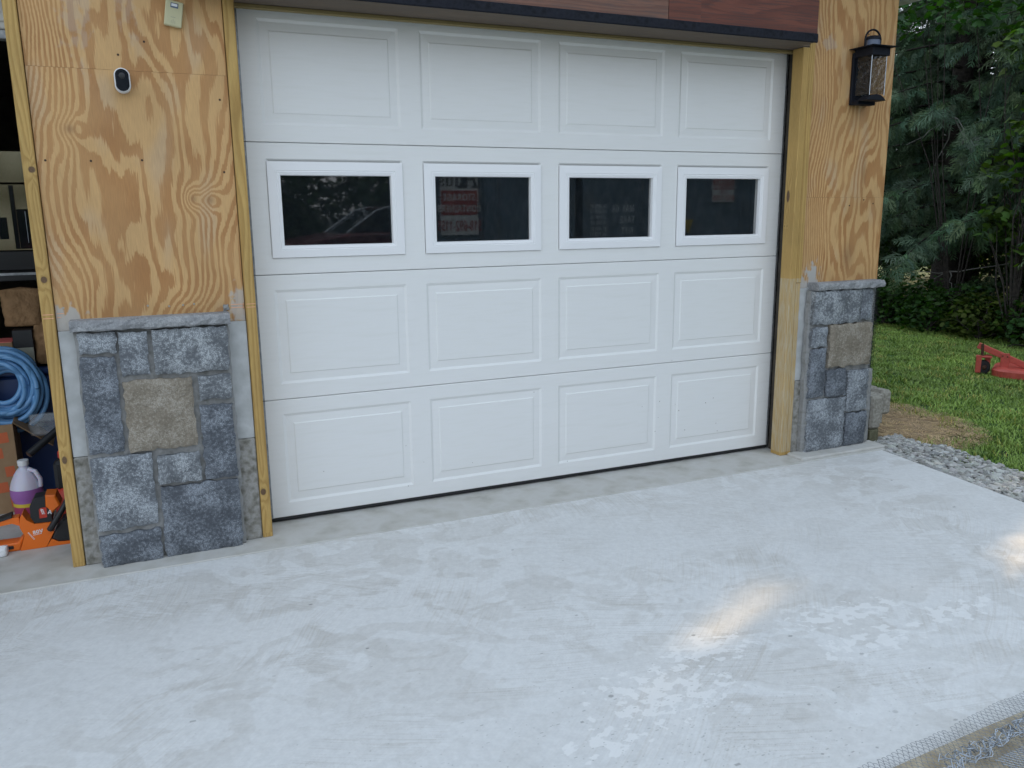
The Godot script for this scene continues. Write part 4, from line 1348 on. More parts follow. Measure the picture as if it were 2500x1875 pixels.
	for q in [[12.3, -6.6, "scrub lit yellow by the sun behind the trunks, nearest the garage corner"], [12.6, -5.4, "scrub lit yellow behind the bare trunk"], [13.0, -4.2, "scrub lit yellow behind the mower"], [13.8, -2.9, "sunlit scrub behind the right edge trees"], [14.4, -8.0, "sunlit scrub far behind the garage"], [15.6, -5.2, "sunlit scrub furthest behind the conifers"]]:
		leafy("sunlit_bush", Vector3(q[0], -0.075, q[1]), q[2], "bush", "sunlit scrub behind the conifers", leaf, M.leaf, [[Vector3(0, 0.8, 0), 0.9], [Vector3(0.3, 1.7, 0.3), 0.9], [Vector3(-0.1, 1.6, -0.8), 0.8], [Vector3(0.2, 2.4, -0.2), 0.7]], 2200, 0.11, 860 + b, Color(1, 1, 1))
		b += 1
	b = 0
	for q in [[-2.6, "yard shrub at the far left across the yard"], [-1.2, "yard shrub second from the left across the yard"], [0.2, "yard shrub behind the nose of the bright red car"], [1.6, "yard shrub between the two cars"], [3.0, "yard shrub behind the dark red car"], [4.6, "yard shrub behind the first container"], [6.4, "yard shrub behind the second container"]]:
		leafy("yard_shrub", Vector3(q[0], -0.075, 16.2), q[1], "shrub", "shrubs across the yard", leaf, M.leaf, [[Vector3(0, 0.6, 0), 0.9], [Vector3(0.3, 1.5, 0.1), 0.9], [Vector3(-0.3, 1.6, -0.1), 0.9], [Vector3(0, 2.3, 0.0), 0.8]], 1600, 0.13, 930 + b, Color(0.6, 0.7, 0.6))
		b += 1
	# trees on the far side of the yard that the door glass mirrors
	b = 0
	for q in [[-4.5, 17.0, "spruce across the yard at the far left"], [-1.2, 17.5, "spruce across the yard behind the bright red car"], [2.0, 18.0, "spruce across the yard between the cars and the containers"], [5.5, 17.0, "spruce across the yard behind the containers"], [0.4, 20.0, "further spruce across the yard behind the two cars"], [11.2, 9.6, "spruce across the yard to the right of the containers"], [13.2, 11.6, "further spruce to the right of the containers"]]:
		conifer(Vector3(q[0], -0.075, q[1]), 8.5, 2.8, 900 + b * 5, q[2], spray, 0.25, 22.0)
		b += 1

# ------------------------------------------------------------------ things in the yard
func build_yard() -> void:
	rng.seed = 31
	var st := surf()
	# red mower deck at the lawn edge
	var t := thing("mower_deck", Vector3(5.97, -0.072, -1.12), "faded red tow-behind mower deck standing on the lawn", "mower")
	t.rotation.y = deg_to_rad(-54.0)
	st = surf()
	lathe(st, [[0.022, -0.018], [0.050, -0.020], [0.060, -0.013], [0.064, 0.0], [0.060, 0.013], [0.050, 0.020], [0.022, 0.018]], 22)
	var wheel := put("wheel", st, M.rubber, t)
	wheel.position = Vector3(0.014, 0.064, -0.01)
	wheel.rotation = Vector3(PI / 2, 0, deg_to_rad(0))
	wheel.rotation_degrees = Vector3(90, 38, 0)
	st = surf()
	lathe(st, [[0.0, -0.019], [0.020, -0.018], [0.020, 0.018], [0.0, 0.019]], 14)
	put("hub", st, M.rusty, wheel)
	for q in [[-0.028, 0.030], [0.052, -0.035]]:
		put("fork_plate", box(surf(), Vector3(q[0] - 0.021, 0.022, q[1] - 0.004), Vector3(q[0] + 0.021, 0.168, q[1] + 0.004), 0.003, 1, Transform3D(Basis(Vector3.UP, 0.2), Vector3.ZERO)), M.mower_red, t)
	put("fork_crown", box(surf(), Vector3(-0.045, 0.150, -0.040), Vector3(0.075, 0.163, 0.030), 0.003), M.mower_red, t)
	st = surf()
	tube(st, [Vector3(0.0, 0.163, -0.005), Vector3(-0.004, 0.262, -0.005)], [0.012], 10)
	put("caster_pin", st, M.rusty, t)
	var arm := Transform3D(Basis(Vector3(0, 0, 1), deg_to_rad(-22.5)), Vector3(-0.018, 0.262, -0.02))
	put("caster_arm", box(surf(), Vector3(-0.012, -0.045, -0.016), Vector3(0.72, 0.004, 0.016), 0.004, 0, arm), M.mower_red, t)
	put("arm_bracket", box(surf(), Vector3(0.135, 0.06, -0.005), Vector3(0.198, 0.196, 0.003), 0.003), M.mower_red, t)
	for q in [[0.150, 0.172], [0.184, 0.168]]:
		st = surf()
		tube(st, [Vector3(q[0], q[1], 0.003), Vector3(q[0], q[1], 0.008)], [0.006], 6)
		put("bolt", st, M.rusty, t)
	# the deck: a pressed shell with a wide rounded corner
	var plan := []
	for i in 9:
		var a := PI + PI / 2.0 * i / 8.0
		plan.append(Vector2(0.24 + cos(a) * 0.17, -0.22 - sin(a) * 0.30 - 0.02))
	var hull := []
	for i in 10:
		var a := PI / 2.0 + PI / 2.0 * (9 - i) / 9.0
		hull.append(Vector2(0.25 + cos(a) * 0.17, 0.02 + sin(a) * 0.13))
	hull.append(Vector2(0.78, 0.30))
	hull.append(Vector2(1.25, 0.46))
	hull.append(Vector2(1.45, 0.1))
	hull.append(Vector2(1.1, -0.45))
	hull.append(Vector2(0.5, -0.5))
	hull.append(Vector2(0.10, -0.25))
	st = surf()
	var lev := [[1.0, 0.012], [1.0, 0.060], [0.965, 0.076], [0.90, 0.082], [0.5, 0.074], [0.0, 0.070]]
	var cen := Vector2(0.72, -0.02)
	for k in lev.size() - 1:
		for i in hull.size():
			var a: Vector2 = hull[i]
			var b: Vector2 = hull[(i + 1) % hull.size()]
			var P := func(p: Vector2, l: Array) -> Vector3:
				var q: Vector2 = cen + (p - cen) * l[0]
				return Vector3(q.x, l[1], q.y)
			quad(st, P.call(a, lev[k]), P.call(b, lev[k]), P.call(b, lev[k + 1]), P.call(a, lev[k + 1]), Vector3((a + b).x / 2.0 - cen.x, 0.4, (a + b).y / 2.0 - cen.y))
	put("deck_shell", st, M.mower_red, t)
	st = surf()
	lathe(st, [[0.16, 0.080], [0.16, 0.110], [0.13, 0.120], [0.0, 0.120]], 20, Vector3(0.62, 0, -0.02))
	put("belt_pulley", st, M.black_plastic, t)
	put("spindle_plate", box(surf(), Vector3(0.40, 0.080, -0.20), Vector3(0.95, 0.090, 0.12), 0.003), M.rusty, t)
	# concrete block on a stub post by the corner
	t = thing("timber_stub", Vector3(3.475, -0.075, 0.045), "short treated timber stub under the concrete block by the corner", "post")
	put("stub", box(surf(), Vector3(-0.035, 0.0, -0.035), Vector3(0.030, 0.098, 0.035), 0.003), M.treated_post, t)
	put("stub_side", box(surf(), Vector3(0.0305, 0.0, -0.035), Vector3(0.052, 0.0985, 0.02), 0.003), M.treated_post, t)
	t = thing("concrete_block", Vector3(3.44, 0.025, 0.0), "hollow concrete block on the timber stub beside the corner", "block")
	put("face_shell", box(surf(), Vector3(0.012, 0.0, 0.0), Vector3(0.096, 0.200, 0.07), 0.012), M.block, t)
	put("web", box(surf(), Vector3(0.020, 0.006, -0.12), Vector3(0.184, 0.186, -0.001), 0.004), M.block, t)
	put("end_lug", box(surf(), Vector3(0.185, 0.050, -0.12), Vector3(0.268, 0.202, -0.015), 0.016), M.block, t)
	put("back_shell", box(surf(), Vector3(-0.06, 0.060, -0.19), Vector3(0.268, 0.203, -0.121), 0.010), M.block, t)
	# expanded lath in front
	var n := nz(611, 1.0, 3)
	var Hs := func(x: float, z: float) -> float:
		return -0.008 + 0.010 * n.get_noise_2d(x * 5.0, z * 5.0) + 0.030 * smoothstep(2.30, 2.75, z) + 0.012
	t = thing("backer_sheet", Vector3(0, -0.0203, 0), "tan sheet of board lying under the metal lath on the slab", "board")
	st = surf()
	prism(st, [[1.10, -2.312], [1.5, -2.290], [2.05, -2.272], [2.1, -3.1], [1.2, -3.1]], 0.0055, 0.0, 0.001)
	var sheet := put("sheet", st, M.board_tan, t)
	sheet.rotation.x = -PI / 2
	t = thing("metal_lath", Vector3.ZERO, "sheet of grey diamond metal lath at the bottom right of the slab", "lath")
	st = surf()
	var cw := 0.0175
	var ch := 0.0105
	for r in 50:
		for c in 62:
			var off := cw * 0.5 if r % 2 else 0.0
			var x := 1.02 + c * cw + off
			var z0 := 2.292 - (x - 1.1) * 0.082 + r * ch
			if r == 0 and n.get_noise_1d(x * 60.0) > 0.25: continue
			var p := Vector3(x, Hs.call(x, z0), z0)
			for s in [-1.0, 1.0]:
				var x2: float = x + s * cw * 0.5
				var z2 := z0 + ch
				var q := Vector3(x2, Hs.call(x2, z2), z2)
				var m1 := p.lerp(q, 0.25) + Vector3(s * 0.002, 0.0008, -0.001)
				var m2 := p.lerp(q, 0.75) + Vector3(-s * 0.0005, 0.0008, 0.001)
				tube(st, [p, m1, m2, q], [0.0007], 3, false)
	put("mesh_strands", st, M.lath_wire, t)
	t = thing("lath_offcut", Vector3.ZERO, "crumpled shiny roll of zinc lath lying on the grey lath sheet", "lath")
	for k in 9:
		st = surf()
		var pts := []
		for i in 70:
			var f := i / 69.0
			var x := 1.22 + 0.62 * f
			var a := f * 21.0 + k * TAU / 9.0 + 3.0 * n.get_noise_2d(f * 12.0, k * 3.0)
			var rr := 0.014 + 0.016 * n.get_noise_2d(f * 26.0, k * 5.0)
			pts.append(Vector3(x, 0.030 + rr * sin(a) + 0.010 * n.get_noise_1d(f * 9.0), 2.402 - 0.11 * (x - 1.22) + rr * 1.3 * cos(a)))
		tube(st, pts, [0.0013], 4, false)
		put("strand", st, M.coil_zinc, t)
	st = surf()
	for r in 30:
		for c in 44:
			var off := 0.006 if r % 2 else 0.0
			var x := 1.34 + c * 0.012 + off
			var z0 := 2.44 - (x - 1.3) * 0.12 + r * 0.009
			var p := Vector3(x, Hs.call(x, z0) + 0.022, z0)
			for s in [-1.0, 1.0]:
				var x2: float = x + s * 0.006
				var z2 := z0 + 0.009
				tube(st, [p, Vector3(x2, Hs.call(x2, z2) + 0.022, z2)], [0.0009], 3, false)
	put("loose_flap", st, M.coil_zinc, t)

# ------------------------------------------------------------------ inside the open bay
func torus(st: SurfaceTool, c: Vector3, r: float, tr: float, wob: float, seed_: int) -> void:
	var n := nz(seed_, 1.0, 2)
	var pts := []
	for i in 41:
		var a := TAU * i / 40.0
		pts.append(c + Vector3(cos(a) * r * 0.92, sin(a) * r * 1.08, wob * n.get_noise_2d(cos(a), sin(a))))
	tube(st, pts, [tr], 8, false)

func sack(w: float, h: float, d: float, seed_: int) -> SurfaceTool:
	var n := nz(seed_, 1.0, 4)
	var st := surf()
	st.set_smooth_group(0)
	var nu := 28
	var nv := 16
	var P := func(i: int, j: int) -> Vector3:
		var a := TAU * i / nu
		var v := float(j) / nv
		var k := 1.0 - 0.10 * pow(1.0 - v, 6.0)
		var fold := smoothstep(0.62, 1.0, v)
		if j == 0 or j == nv: k = 0.0
		var q := Vector2(cos(a), sin(a))
		var e := 1.0 / pow(pow(absf(q.x), 7.0) + pow(absf(q.y), 7.0), 1.0 / 7.0)
		var p := Vector3(q.x * e * w / 2.0 * k, v * h, q.y * e * d / 2.0 * k * (1.0 - 0.85 * fold) + d * 0.12 * fold)
		var f := 1.0 + 0.16 * n.get_noise_3d(p.x * 14.0, p.y * 14.0, p.z * 14.0)
		return Vector3(p.x * f, p.y, p.z * f)
	for i in nu:
		for j in nv:
			for p in [P.call(i, j), P.call(i + 1, j + 1), P.call(i, j + 1), P.call(i, j), P.call(i + 1, j), P.call(i + 1, j + 1)]:
				st.add_vertex(p)
	st.generate_normals()
	return st

func build_bay() -> void:
	rng.seed = 77
	var fl := -0.0188
	# chainsaw
	var t := thing("chainsaw", Vector3(0, fl - 0.005, 0.0), "orange and black cordless chainsaw on the floor of the open bay", "chainsaw")
	var z0 := -0.13
	var st := surf()
	prism(st, [[-0.961, 0.141], [-0.950, 0.159], [-0.938, 0.131], [-0.910, 0.110], [-0.850, 0.108], [-0.862, 0.076], [-0.845, 0.068], [-0.880, 0.0055], [-0.973, 0.0055], [-0.952, 0.068], [-0.965, 0.104]], z0, z0 - 0.085, 0.005)
	put("body", st, M.saw_orange, t)
	st = surf()
	prism(st, [[-1.10, 0.118], [-1.029, 0.1345], [-0.997, 0.143], [-0.966, 0.144], [-0.966, 0.106], [-0.992, 0.120], [-1.031, 0.116], [-1.10, 0.100]], z0 - 0.015, z0 - 0.06, 0.005)
	put("rear_handle", st, M.saw_orange, t)
	st = surf()
	prism(st, [[-1.102, 0.128], [-1.029, 0.146], [-0.990, 0.158], [-0.990, 0.1445], [-1.029, 0.1355], [-1.102, 0.1185]], z0 - 0.012, z0 - 0.063, 0.004)
	put("grip", st, M.black_plastic, t)
	st = surf()
	prism(st, [[-1.14, 0.0055], [-1.042, 0.0055], [-0.974, 0.0055], [-0.957, 0.060], [-0.979, 0.040], [-1.038, 0.040], [-1.10, 0.040], [-1.115, 0.098], [-1.14, 0.125]], z0 - 0.002, z0 - 0.07, 0.005)
	put("hand_guard", st, M.saw_orange, t)
	put("guard_plate", box(surf(), Vector3(-1.055, 0.017, z0 - 0.003), Vector3(-0.995, 0.031, z0 + 0.0005), 0.002), M.black_plastic, t)
	st = surf()
	prism(st, [[-0.921, 0.186], [-0.903, 0.217], [-0.862, 0.221], [-0.866, 0.177], [-0.849, 0.162], [-0.848, 0.110], [-0.910, 0.1115], [-0.923, 0.139]], z0 - 0.006, z0 - 0.08, 0.006)
	put("battery", st, M.black_plastic, t)
	st = surf()
	prism(st, [[-0.862, 0.225], [-0.825, 0.221], [-0.810, 0.175], [-0.845, 0.145], [-0.865, 0.177]], z0 - 0.002, z0 - 0.09, 0.006)
	put("motor_housing", st, M.saw_orange, t)
	st = surf()
	tube(st, [Vector3(-0.77, 0.215, z0 - 0.02), Vector3(-0.800, 0.168, z0 + 0.012), Vector3(-0.835, 0.116, z0 + 0.02), Vector3(-0.859, 0.080, z0 + 0.006)], [0.012], 8)
	put("front_handle", st, M.black_plastic, t)
	st = surf()
	prism(st, [[-0.856, 0.038], [-0.837, 0.078], [-0.812, 0.113], [-0.786, 0.120], [-0.70, 0.11], [-0.70, 0.012], [-0.833, 0.021]], z0 + 0.002, z0 - 0.07, 0.006)
	put("chain_cover", st, M.black_plastic, t)
	st = surf()
	prism(st, [[-0.879, 0.0055], [-0.857, 0.0375], [-0.833, 0.0205], [-0.66, 0.0115], [-0.66, 0.0055]], z0 - 0.001, z0 - 0.08, 0.002)
	put("base_skid", st, M.saw_orange, t)
	text("80V", 0.014, M.white_print, t, Vector3(-0.903, 0.077, z0 + 0.0004), Vector3(0, 0, 0.12), "lettering", 1.15)
	text("LITHIUM", 0.0045, M.white_print, t, Vector3(-0.905, 0.066, z0 + 0.0004), Vector3(0, 0, 0.12), "lettering", 1.2)
	text("BRUSHLESS", 0.0052, M.white_print, t, Vector3(-0.928, 0.062, z0 + 0.0004), Vector3(0, 0, -1.05), "lettering")
	st = surf()
	prism(st, [[-0.891, 0.130], [-0.890, 0.168], [-0.882, 0.174], [-0.862, 0.174], [-0.864, 0.131]], z0 - 0.0045, z0 - 0.0058, 0.0)
	put("battery_label", st, M.saw_red, t)
	text("40V", 0.011, M.white_print, t, Vector3(-0.878, 0.158, z0 - 0.004), Vector3(0, 0, -1.35))
	text("A", 0.017, M.white_print, t, Vector3(-0.852, 0.152, z0 - 0.0042), Vector3(0, 0, -0.2))
	# jug
	t = thing("fluid_jug", Vector3(-0.976, fl, -0.5), "half full jug of purple washer fluid behind the chainsaw", "jug")
	st = surf()
	lathe(st, [[0.0, 0.001], [0.052, 0.001], [0.057, 0.008], [0.057, 0.10], [0.063, 0.118], [0.066, 0.135], [0.064, 0.160]], 24)
	put("fluid_part", st, M.purple_fluid, t)
	st = surf()
	lathe(st, [[0.064, 0.160], [0.058, 0.185], [0.042, 0.222], [0.026, 0.245], [0.019, 0.250], [0.019, 0.262]], 24)
	put("shoulder", st, M.milky, t)
	st = surf()
	tube(st, [Vector3(0.020, 0.246, 0.02), Vector3(0.045, 0.236, 0.03), Vector3(0.062, 0.200, 0.034), Vector3(0.060, 0.165, 0.03)], [0.010], 8)
	put("handle", st, M.milky, t)
	st = surf()
	lathe(st, [[0.0225, 0.262], [0.0225, 0.283], [0.021, 0.285], [0.0, 0.285]], 18)
	put("cap", st, M.white_plastic, t)
	st = surf()
	lathe(st, [[0.0578, 0.025], [0.0578, 0.088]], 24)
	put("label_band", st, M.label_red, t)
	st = surf()
	lathe(st, [[0.0584, 0.082], [0.0584, 0.098]], 24)
	put("label_stripe", st, M.label_yellow, t)
	text("COOLANT", 0.012, M.white_print, t, Vector3(-0.008, 0.036, 0.059), Vector3(0, -0.1, 0), "lettering", 0.9)
	# open carton
	t = thing("cardboard_box", Vector3(-1.02, fl, -0.66), "open brown carton with orange prints and a raised dark flap", "box")
	t.rotation.y = deg_to_rad(3.0)
	put("front_side", box(surf(), Vector3(-0.45, 0.0, -0.004), Vector3(0.0, 0.415, 0.0), 0.001), M.carton, t)
	put("right_side", box(surf(), Vector3(-0.004, 0.0, -0.40), Vector3(0.0, 0.415, -0.0045), 0.001), M.carton, t)
	put("left_side", box(surf(), Vector3(-0.45, 0.0, -0.40), Vector3(-0.446, 0.415, -0.0045), 0.001), M.carton, t)
	put("back_side", box(surf(), Vector3(-0.4455, 0.0, -0.40), Vector3(-0.0045, 0.415, -0.396), 0.001), M.carton, t)
	put("box_floor", box(surf(), Vector3(-0.4455, 0.001, -0.3955), Vector3(-0.0045, 0.005, -0.0045), 0.0), M.carton, t)
	st = surf()
	prism(st, [[0.0, 0.0], [0.36, 0.0], [0.30, 0.20], [0.05, 0.20]], 0.004, 0.0, 0.0)
	var flap := put("flap", st, M.carton, t)
	flap.transform = Transform3D(Basis(Vector3(0, 0, -1), Vector3(0.72, -0.69, 0), Vector3(-0.69, -0.72, 0)), Vector3(0.002, 0.416, -0.02))
	for q in [[-0.02, 0.36], [-0.055, 0.29], [-0.012, 0.20], [-0.06, 0.13], [-0.015, 0.055]]:
		put("printed_mark", box(surf(), Vector3(q[0] - 0.028, q[1] - 0.026, 0.0002), Vector3(minf(q[0] + 0.02, -0.002), q[1] + 0.022, 0.0006), 0.0, 1, Transform3D(Basis(Vector3(0, 0, 1), 0.06), Vector3.ZERO)), M.logo_orange, t)
	# coil of blue tubing standing in the carton
	t = thing("tubing_coil", Vector3(-1.06, 0.53, -0.80), "coil of bright blue plastic tubing standing in the carton", "tubing")
	for k in 15:
		st = surf()
		torus(st, Vector3(R(-0.022, 0.022), R(-0.03, 0.03), -0.055 + 0.020 * (k % 4)), [0.165, 0.146, 0.127, 0.108, 0.089][k / 3], 0.0125, 0.02, 40 + k)
		put("turn", st, M.tube_blue, t)
	# clear bag
	t = thing("plastic_bag", Vector3(-0.895, 0.32, -0.70), "crumpled clear plastic bag spilling over the carton flap", "bag")
	put("film", sack(0.13, 0.11, 0.05, 71), M.clear_film, t)
	# dark pipe leaning into the corner
	t = thing("black_pipe", Vector3(0, 0, 0), "length of black pipe leaning behind the jug", "pipe")
	st = surf()
	tube(st, [Vector3(-0.943, 0.300, -0.45), Vector3(-0.70, 0.470, -0.62)], [0.0165], 14)
	put("pipe_wall", st, M.black_plastic, t)
	st = surf()
	tube(st, [Vector3(-0.945, 0.2985, -0.4487), Vector3(-0.9435, 0.2996, -0.4497)], [0.012], 12)
	put("pipe_mouth", st, M.rusty, t)
	put("prop", box(surf(), Vector3(-0.71, fl, -0.64), Vector3(-0.67, 0.47, -0.60), 0.002), M.inner_wall, t)
	# red canister with a black head
	t = thing("red_canister", Vector3(-0.79, fl, -0.38), "red canister with a black top half hidden by the jamb", "canister")
	st = surf()
	lathe(st, [[0.0, 0.002], [0.055, 0.002], [0.066, 0.02], [0.068, 0.12], [0.060, 0.165], [0.035, 0.19], [0.0, 0.195]], 22)
	put("tank", st, M.saw_red, t)
	put("head", box(surf(), Vector3(-0.055, 0.170, -0.04), Vector3(0.03, 0.300, 0.04), 0.014), M.black_plastic, t)
	put("handle", box(surf(), Vector3(-0.035, 0.3005, -0.02), Vector3(0.03, 0.345, 0.02), 0.010), M.saw_red, t)
	# stack at the back
	t = thing("storage_tote", Vector3(-1.05, fl, -1.12), "dark blue plastic tote under the paper sacks", "tote")
	put("tub", box(surf(), Vector3(-0.30, 0.0, -0.20), Vector3(0.33, 0.59, 0.20), 0.015), M.tote_blue, t)
	put("lid", box(surf(), Vector3(-0.315, 0.5905, -0.215), Vector3(0.345, 0.620, 0.215), 0.008), M.tote_blue, t)
	t = thing("dark_carton", Vector3(-0.972, 0.602, -0.99), "small carton with a dark top half and a printed pale label", "box")
	put("carton_body", box(surf(), Vector3(-0.042, 0.0, -0.10), Vector3(0.042, 0.185, 0.05), 0.002), M.black_plastic, t)
	put("paper_label", box(surf(), Vector3(-0.040, 0.008, 0.0502), Vector3(0.040, 0.100, 0.0508), 0.0), M.grey_print, t)
	t = thing("parcel", Vector3(-1.10, 0.602, -1.0), "carton with a pink paper sheet on top", "box")
	put("carton_body", box(surf(), Vector3(-0.10, 0.0, -0.12), Vector3(0.083, 0.130, 0.06), 0.002), M.carton, t)
	put("pink_sheet", box(surf(), Vector3(-0.095, 0.1302, -0.10), Vector3(0.080, 0.1325, 0.058), 0.0, 1), M.pink_paper, t)
	t = thing("paper_sack", Vector3(-0.965, 0.790, -1.05), "brown paper sack on top of the small dark carton", "sack", "brown paper sacks")
	put("paper", sack(0.17, 0.195, 0.14, 81), M.kraft, t)
	t = thing("paper_sack", Vector3(-0.875, 0.602, -1.02), "brown paper sack beside the small dark carton", "sack", "brown paper sacks")
	put("paper", sack(0.11, 0.225, 0.14, 83), M.kraft, t)
	# bench with a steel firebox on it
	t = thing("workbench", Vector3(-1.15, fl, -1.55), "black bench with a pale front edge at the back of the bay", "bench")
	put("bench_top", box(surf(), Vector3(-0.60, 1.020, -0.35), Vector3(0.38, 1.062, 0.33), 0.003), M.black_plastic, t)
	put("edge_trim", box(surf(), Vector3(-0.60, 1.048, 0.3305), Vector3(0.38, 1.062, 0.3335), 0.001), M.galvanised, t)
	for q in [[-0.57, -0.32], [0.33, -0.32], [-0.57, 0.28], [0.35, 0.28]]:
		put("leg", box(surf(), Vector3(q[0], 0.0, q[1]), Vector3(q[0] + 0.03, 1.0195, q[1] + 0.03), 0.002), M.black_plastic, t)
	t = thing("steel_firebox", Vector3(-1.15, 1.0435, -1.60), "dull stainless firebox with dark openings standing on the bench", "appliance")
	put("upper_panel", box(surf(), Vector3(-0.5, 0.44, -0.25), Vector3(0.36, 0.60, 0.20), 0.004), M.stainless, t)
	put("lower_panel", box(surf(), Vector3(-0.5, 0.10, -0.25), Vector3(0.36, 0.438, 0.18), 0.004), M.stainless, t)
	put("plinth", box(surf(), Vector3(-0.5, 0.0, -0.25), Vector3(0.36, 0.0995, 0.19), 0.004), M.black_plastic, t)
	put("opening", box(surf(), Vector3(0.075, 0.16, 0.1805), Vector3(0.115, 0.27, 0.184), 0.001), M.gloss_black, t)
	put("door_gap", box(surf(), Vector3(0.14, 0.11, 0.1805), Vector3(0.160, 0.43, 0.186), 0.001), M.gloss_black, t)
	put("door_rod", box(surf(), Vector3(0.200, 0.14, 0.187), Vector3(0.2035, 0.30, 0.192), 0.001), M.coil_zinc, t)
	put("shelf_goods", box(surf(), Vector3(0.162, 0.11, 0.1805), Vector3(0.30, 0.31, 0.186), 0.004), M.gloss_black, t)
	# scrap of white cloth at the sill
	t = thing("white_rag", Vector3(-1.050, fl, -0.11), "crumpled white rag at the left edge of the bay floor", "rag")
	put("cloth", sack(0.075, 0.045, 0.06, 91), M.white_plastic, t)

# ------------------------------------------------------------------ what stands across the yard and shows in the door glass
func container(at: Vector3, rods: Array, label: String) -> Node3D:
	var t := thing("storage_container", at, label, "container", "storage containers across the yard")
	t.rotation.y = deg_to_rad(16.0)
	var st := surf()
	# corrugated sides
	for s in [0.0, 2.44]:
		st = surf()
		var pz := []
		for i in 44:
			pz.append(Vector2(0.05 + i * 0.136, 0.03 if (i / 2) % 2 else 0.0))
		for i in pz.size() - 1:
			var sg := 1.0 if s == 0.0 else -1.0
			quad(st, Vector3(s + sg * pz[i].y, 0.12, pz[i].x), Vector3(s + sg * pz[i + 1].y, 0.12, pz[i + 1].x), Vector3(s + sg * pz[i + 1].y, 2.5, pz[i + 1].x), Vector3(s + sg * pz[i].y, 2.5, pz[i].x), Vector3(-sg, 0, 0))
		put("corrugated_side", st, M.container_blue, t)
	put("roof", box(surf(), Vector3(0.02, 2.5, 0.02), Vector3(2.42, 2.56, 6.0), 0.01), M.container_blue, t)
	put("floor_frame", box(surf(), Vector3(0.02, 0.0, 0.02), Vector3(2.42, 0.119, 6.0), 0.01), M.container_blue, t)
	put("end_wall", box(surf(), Vector3(0.04, 0.12, 5.94), Vector3(2.40, 2.499, 5.99), 0.0), M.container_blue, t)
	for k in 2:
		put("door_leaf", box(surf(), Vector3(0.10 + k * 1.123, 0.121, 0.03), Vector3(1.217 + k * 1.12, 2.46, 0.07), 0.006), M.container_blue, t)
	for x in [0.0, 2.34]:
		put("corner_post", box(surf(), Vector3(x, 0.0, -0.005), Vector3(x + 0.10, 2.58, 0.12), 0.008), M.container_blue, t)
	for x in rods:
		st = surf()
		tube(st, [Vector3(x, 0.13, 0.012), Vector3(x, 2.45, 0.012)], [0.016], 8)
		var rod := put("lock_rod", st, M.container_blue, t)
		put("rod_handle", box(surf(), Vector3(x - 0.02, 0.92, -0.022), Vector3(x + 0.20, 0.955, -0.006), 0.004), M.container_blue, rod)
	return t

func car(at: Vector3, turn: float, body: Material, label: String) -> void:
	var t := thing("parked_car", at, label, "car", "cars parked across the yard")
	t.rotation.y = turn
	var st := surf()
	prism(st, [[-2.1, 0.28], [2.1, 0.28], [2.15, 0.55], [2.05, 0.78], [1.75, 0.90], [1.05, 1.0], [-1.6, 1.02], [-2.05, 0.95], [-2.15, 0.6]], 0.85, -0.85, 0.05)
	put("body", st, body, t)
	st = surf()
	prism(st, [[1.02, 1.0], [0.35, 1.44], [0.1, 1.50], [-1.0, 1.50], [-1.35, 1.42], [-1.85, 1.03]], 0.72, -0.72, 0.05)
	put("cabin_glass", st, M.car_glass, t)
	put("roof", box(surf(), Vector3(-1.05, 1.495, -0.66), Vector3(0.12, 1.53, 0.66), 0.015), body, t)
	for s in [-1.0, 1.0]:
		st = surf()
		tube(st, [Vector3(1.04, 1.0, s * 0.735), Vector3(0.36, 1.45, s * 0.71), Vector3(0.1, 1.515, s * 0.69), Vector3(-1.02, 1.515, s * 0.69), Vector3(-1.4, 1.42, s * 0.71), Vector3(-1.9, 1.02, s * 0.735)], [0.03], 6)
		put("roof_rail", st, M.chrome, t)
		for x in [-1.3, 1.35]:
			st = surf()
			lathe(st, [[0.0, -0.10], [0.2, -0.10], [0.31, -0.09], [0.33, 0.0], [0.31, 0.09], [0.2, 0.10], [0.0, 0.10]], 22)
			var w := put("wheel", st, M.rubber, t)
			w.position = Vector3(x, 0.33, s * 0.80)
			w.rotation.x = PI / 2
			st = surf()
			lathe(st, [[0.0, -0.105], [0.19, -0.102], [0.19, 0.102], [0.0, 0.105]], 18)
			put("rim", st, M.chrome, w)
		put("headlight", box(surf(), Vector3(1.98, 0.66, s * 0.62 - 0.14), Vector3(2.13, 0.78, s * 0.62 + 0.14), 0.03), M.white_plastic, t)

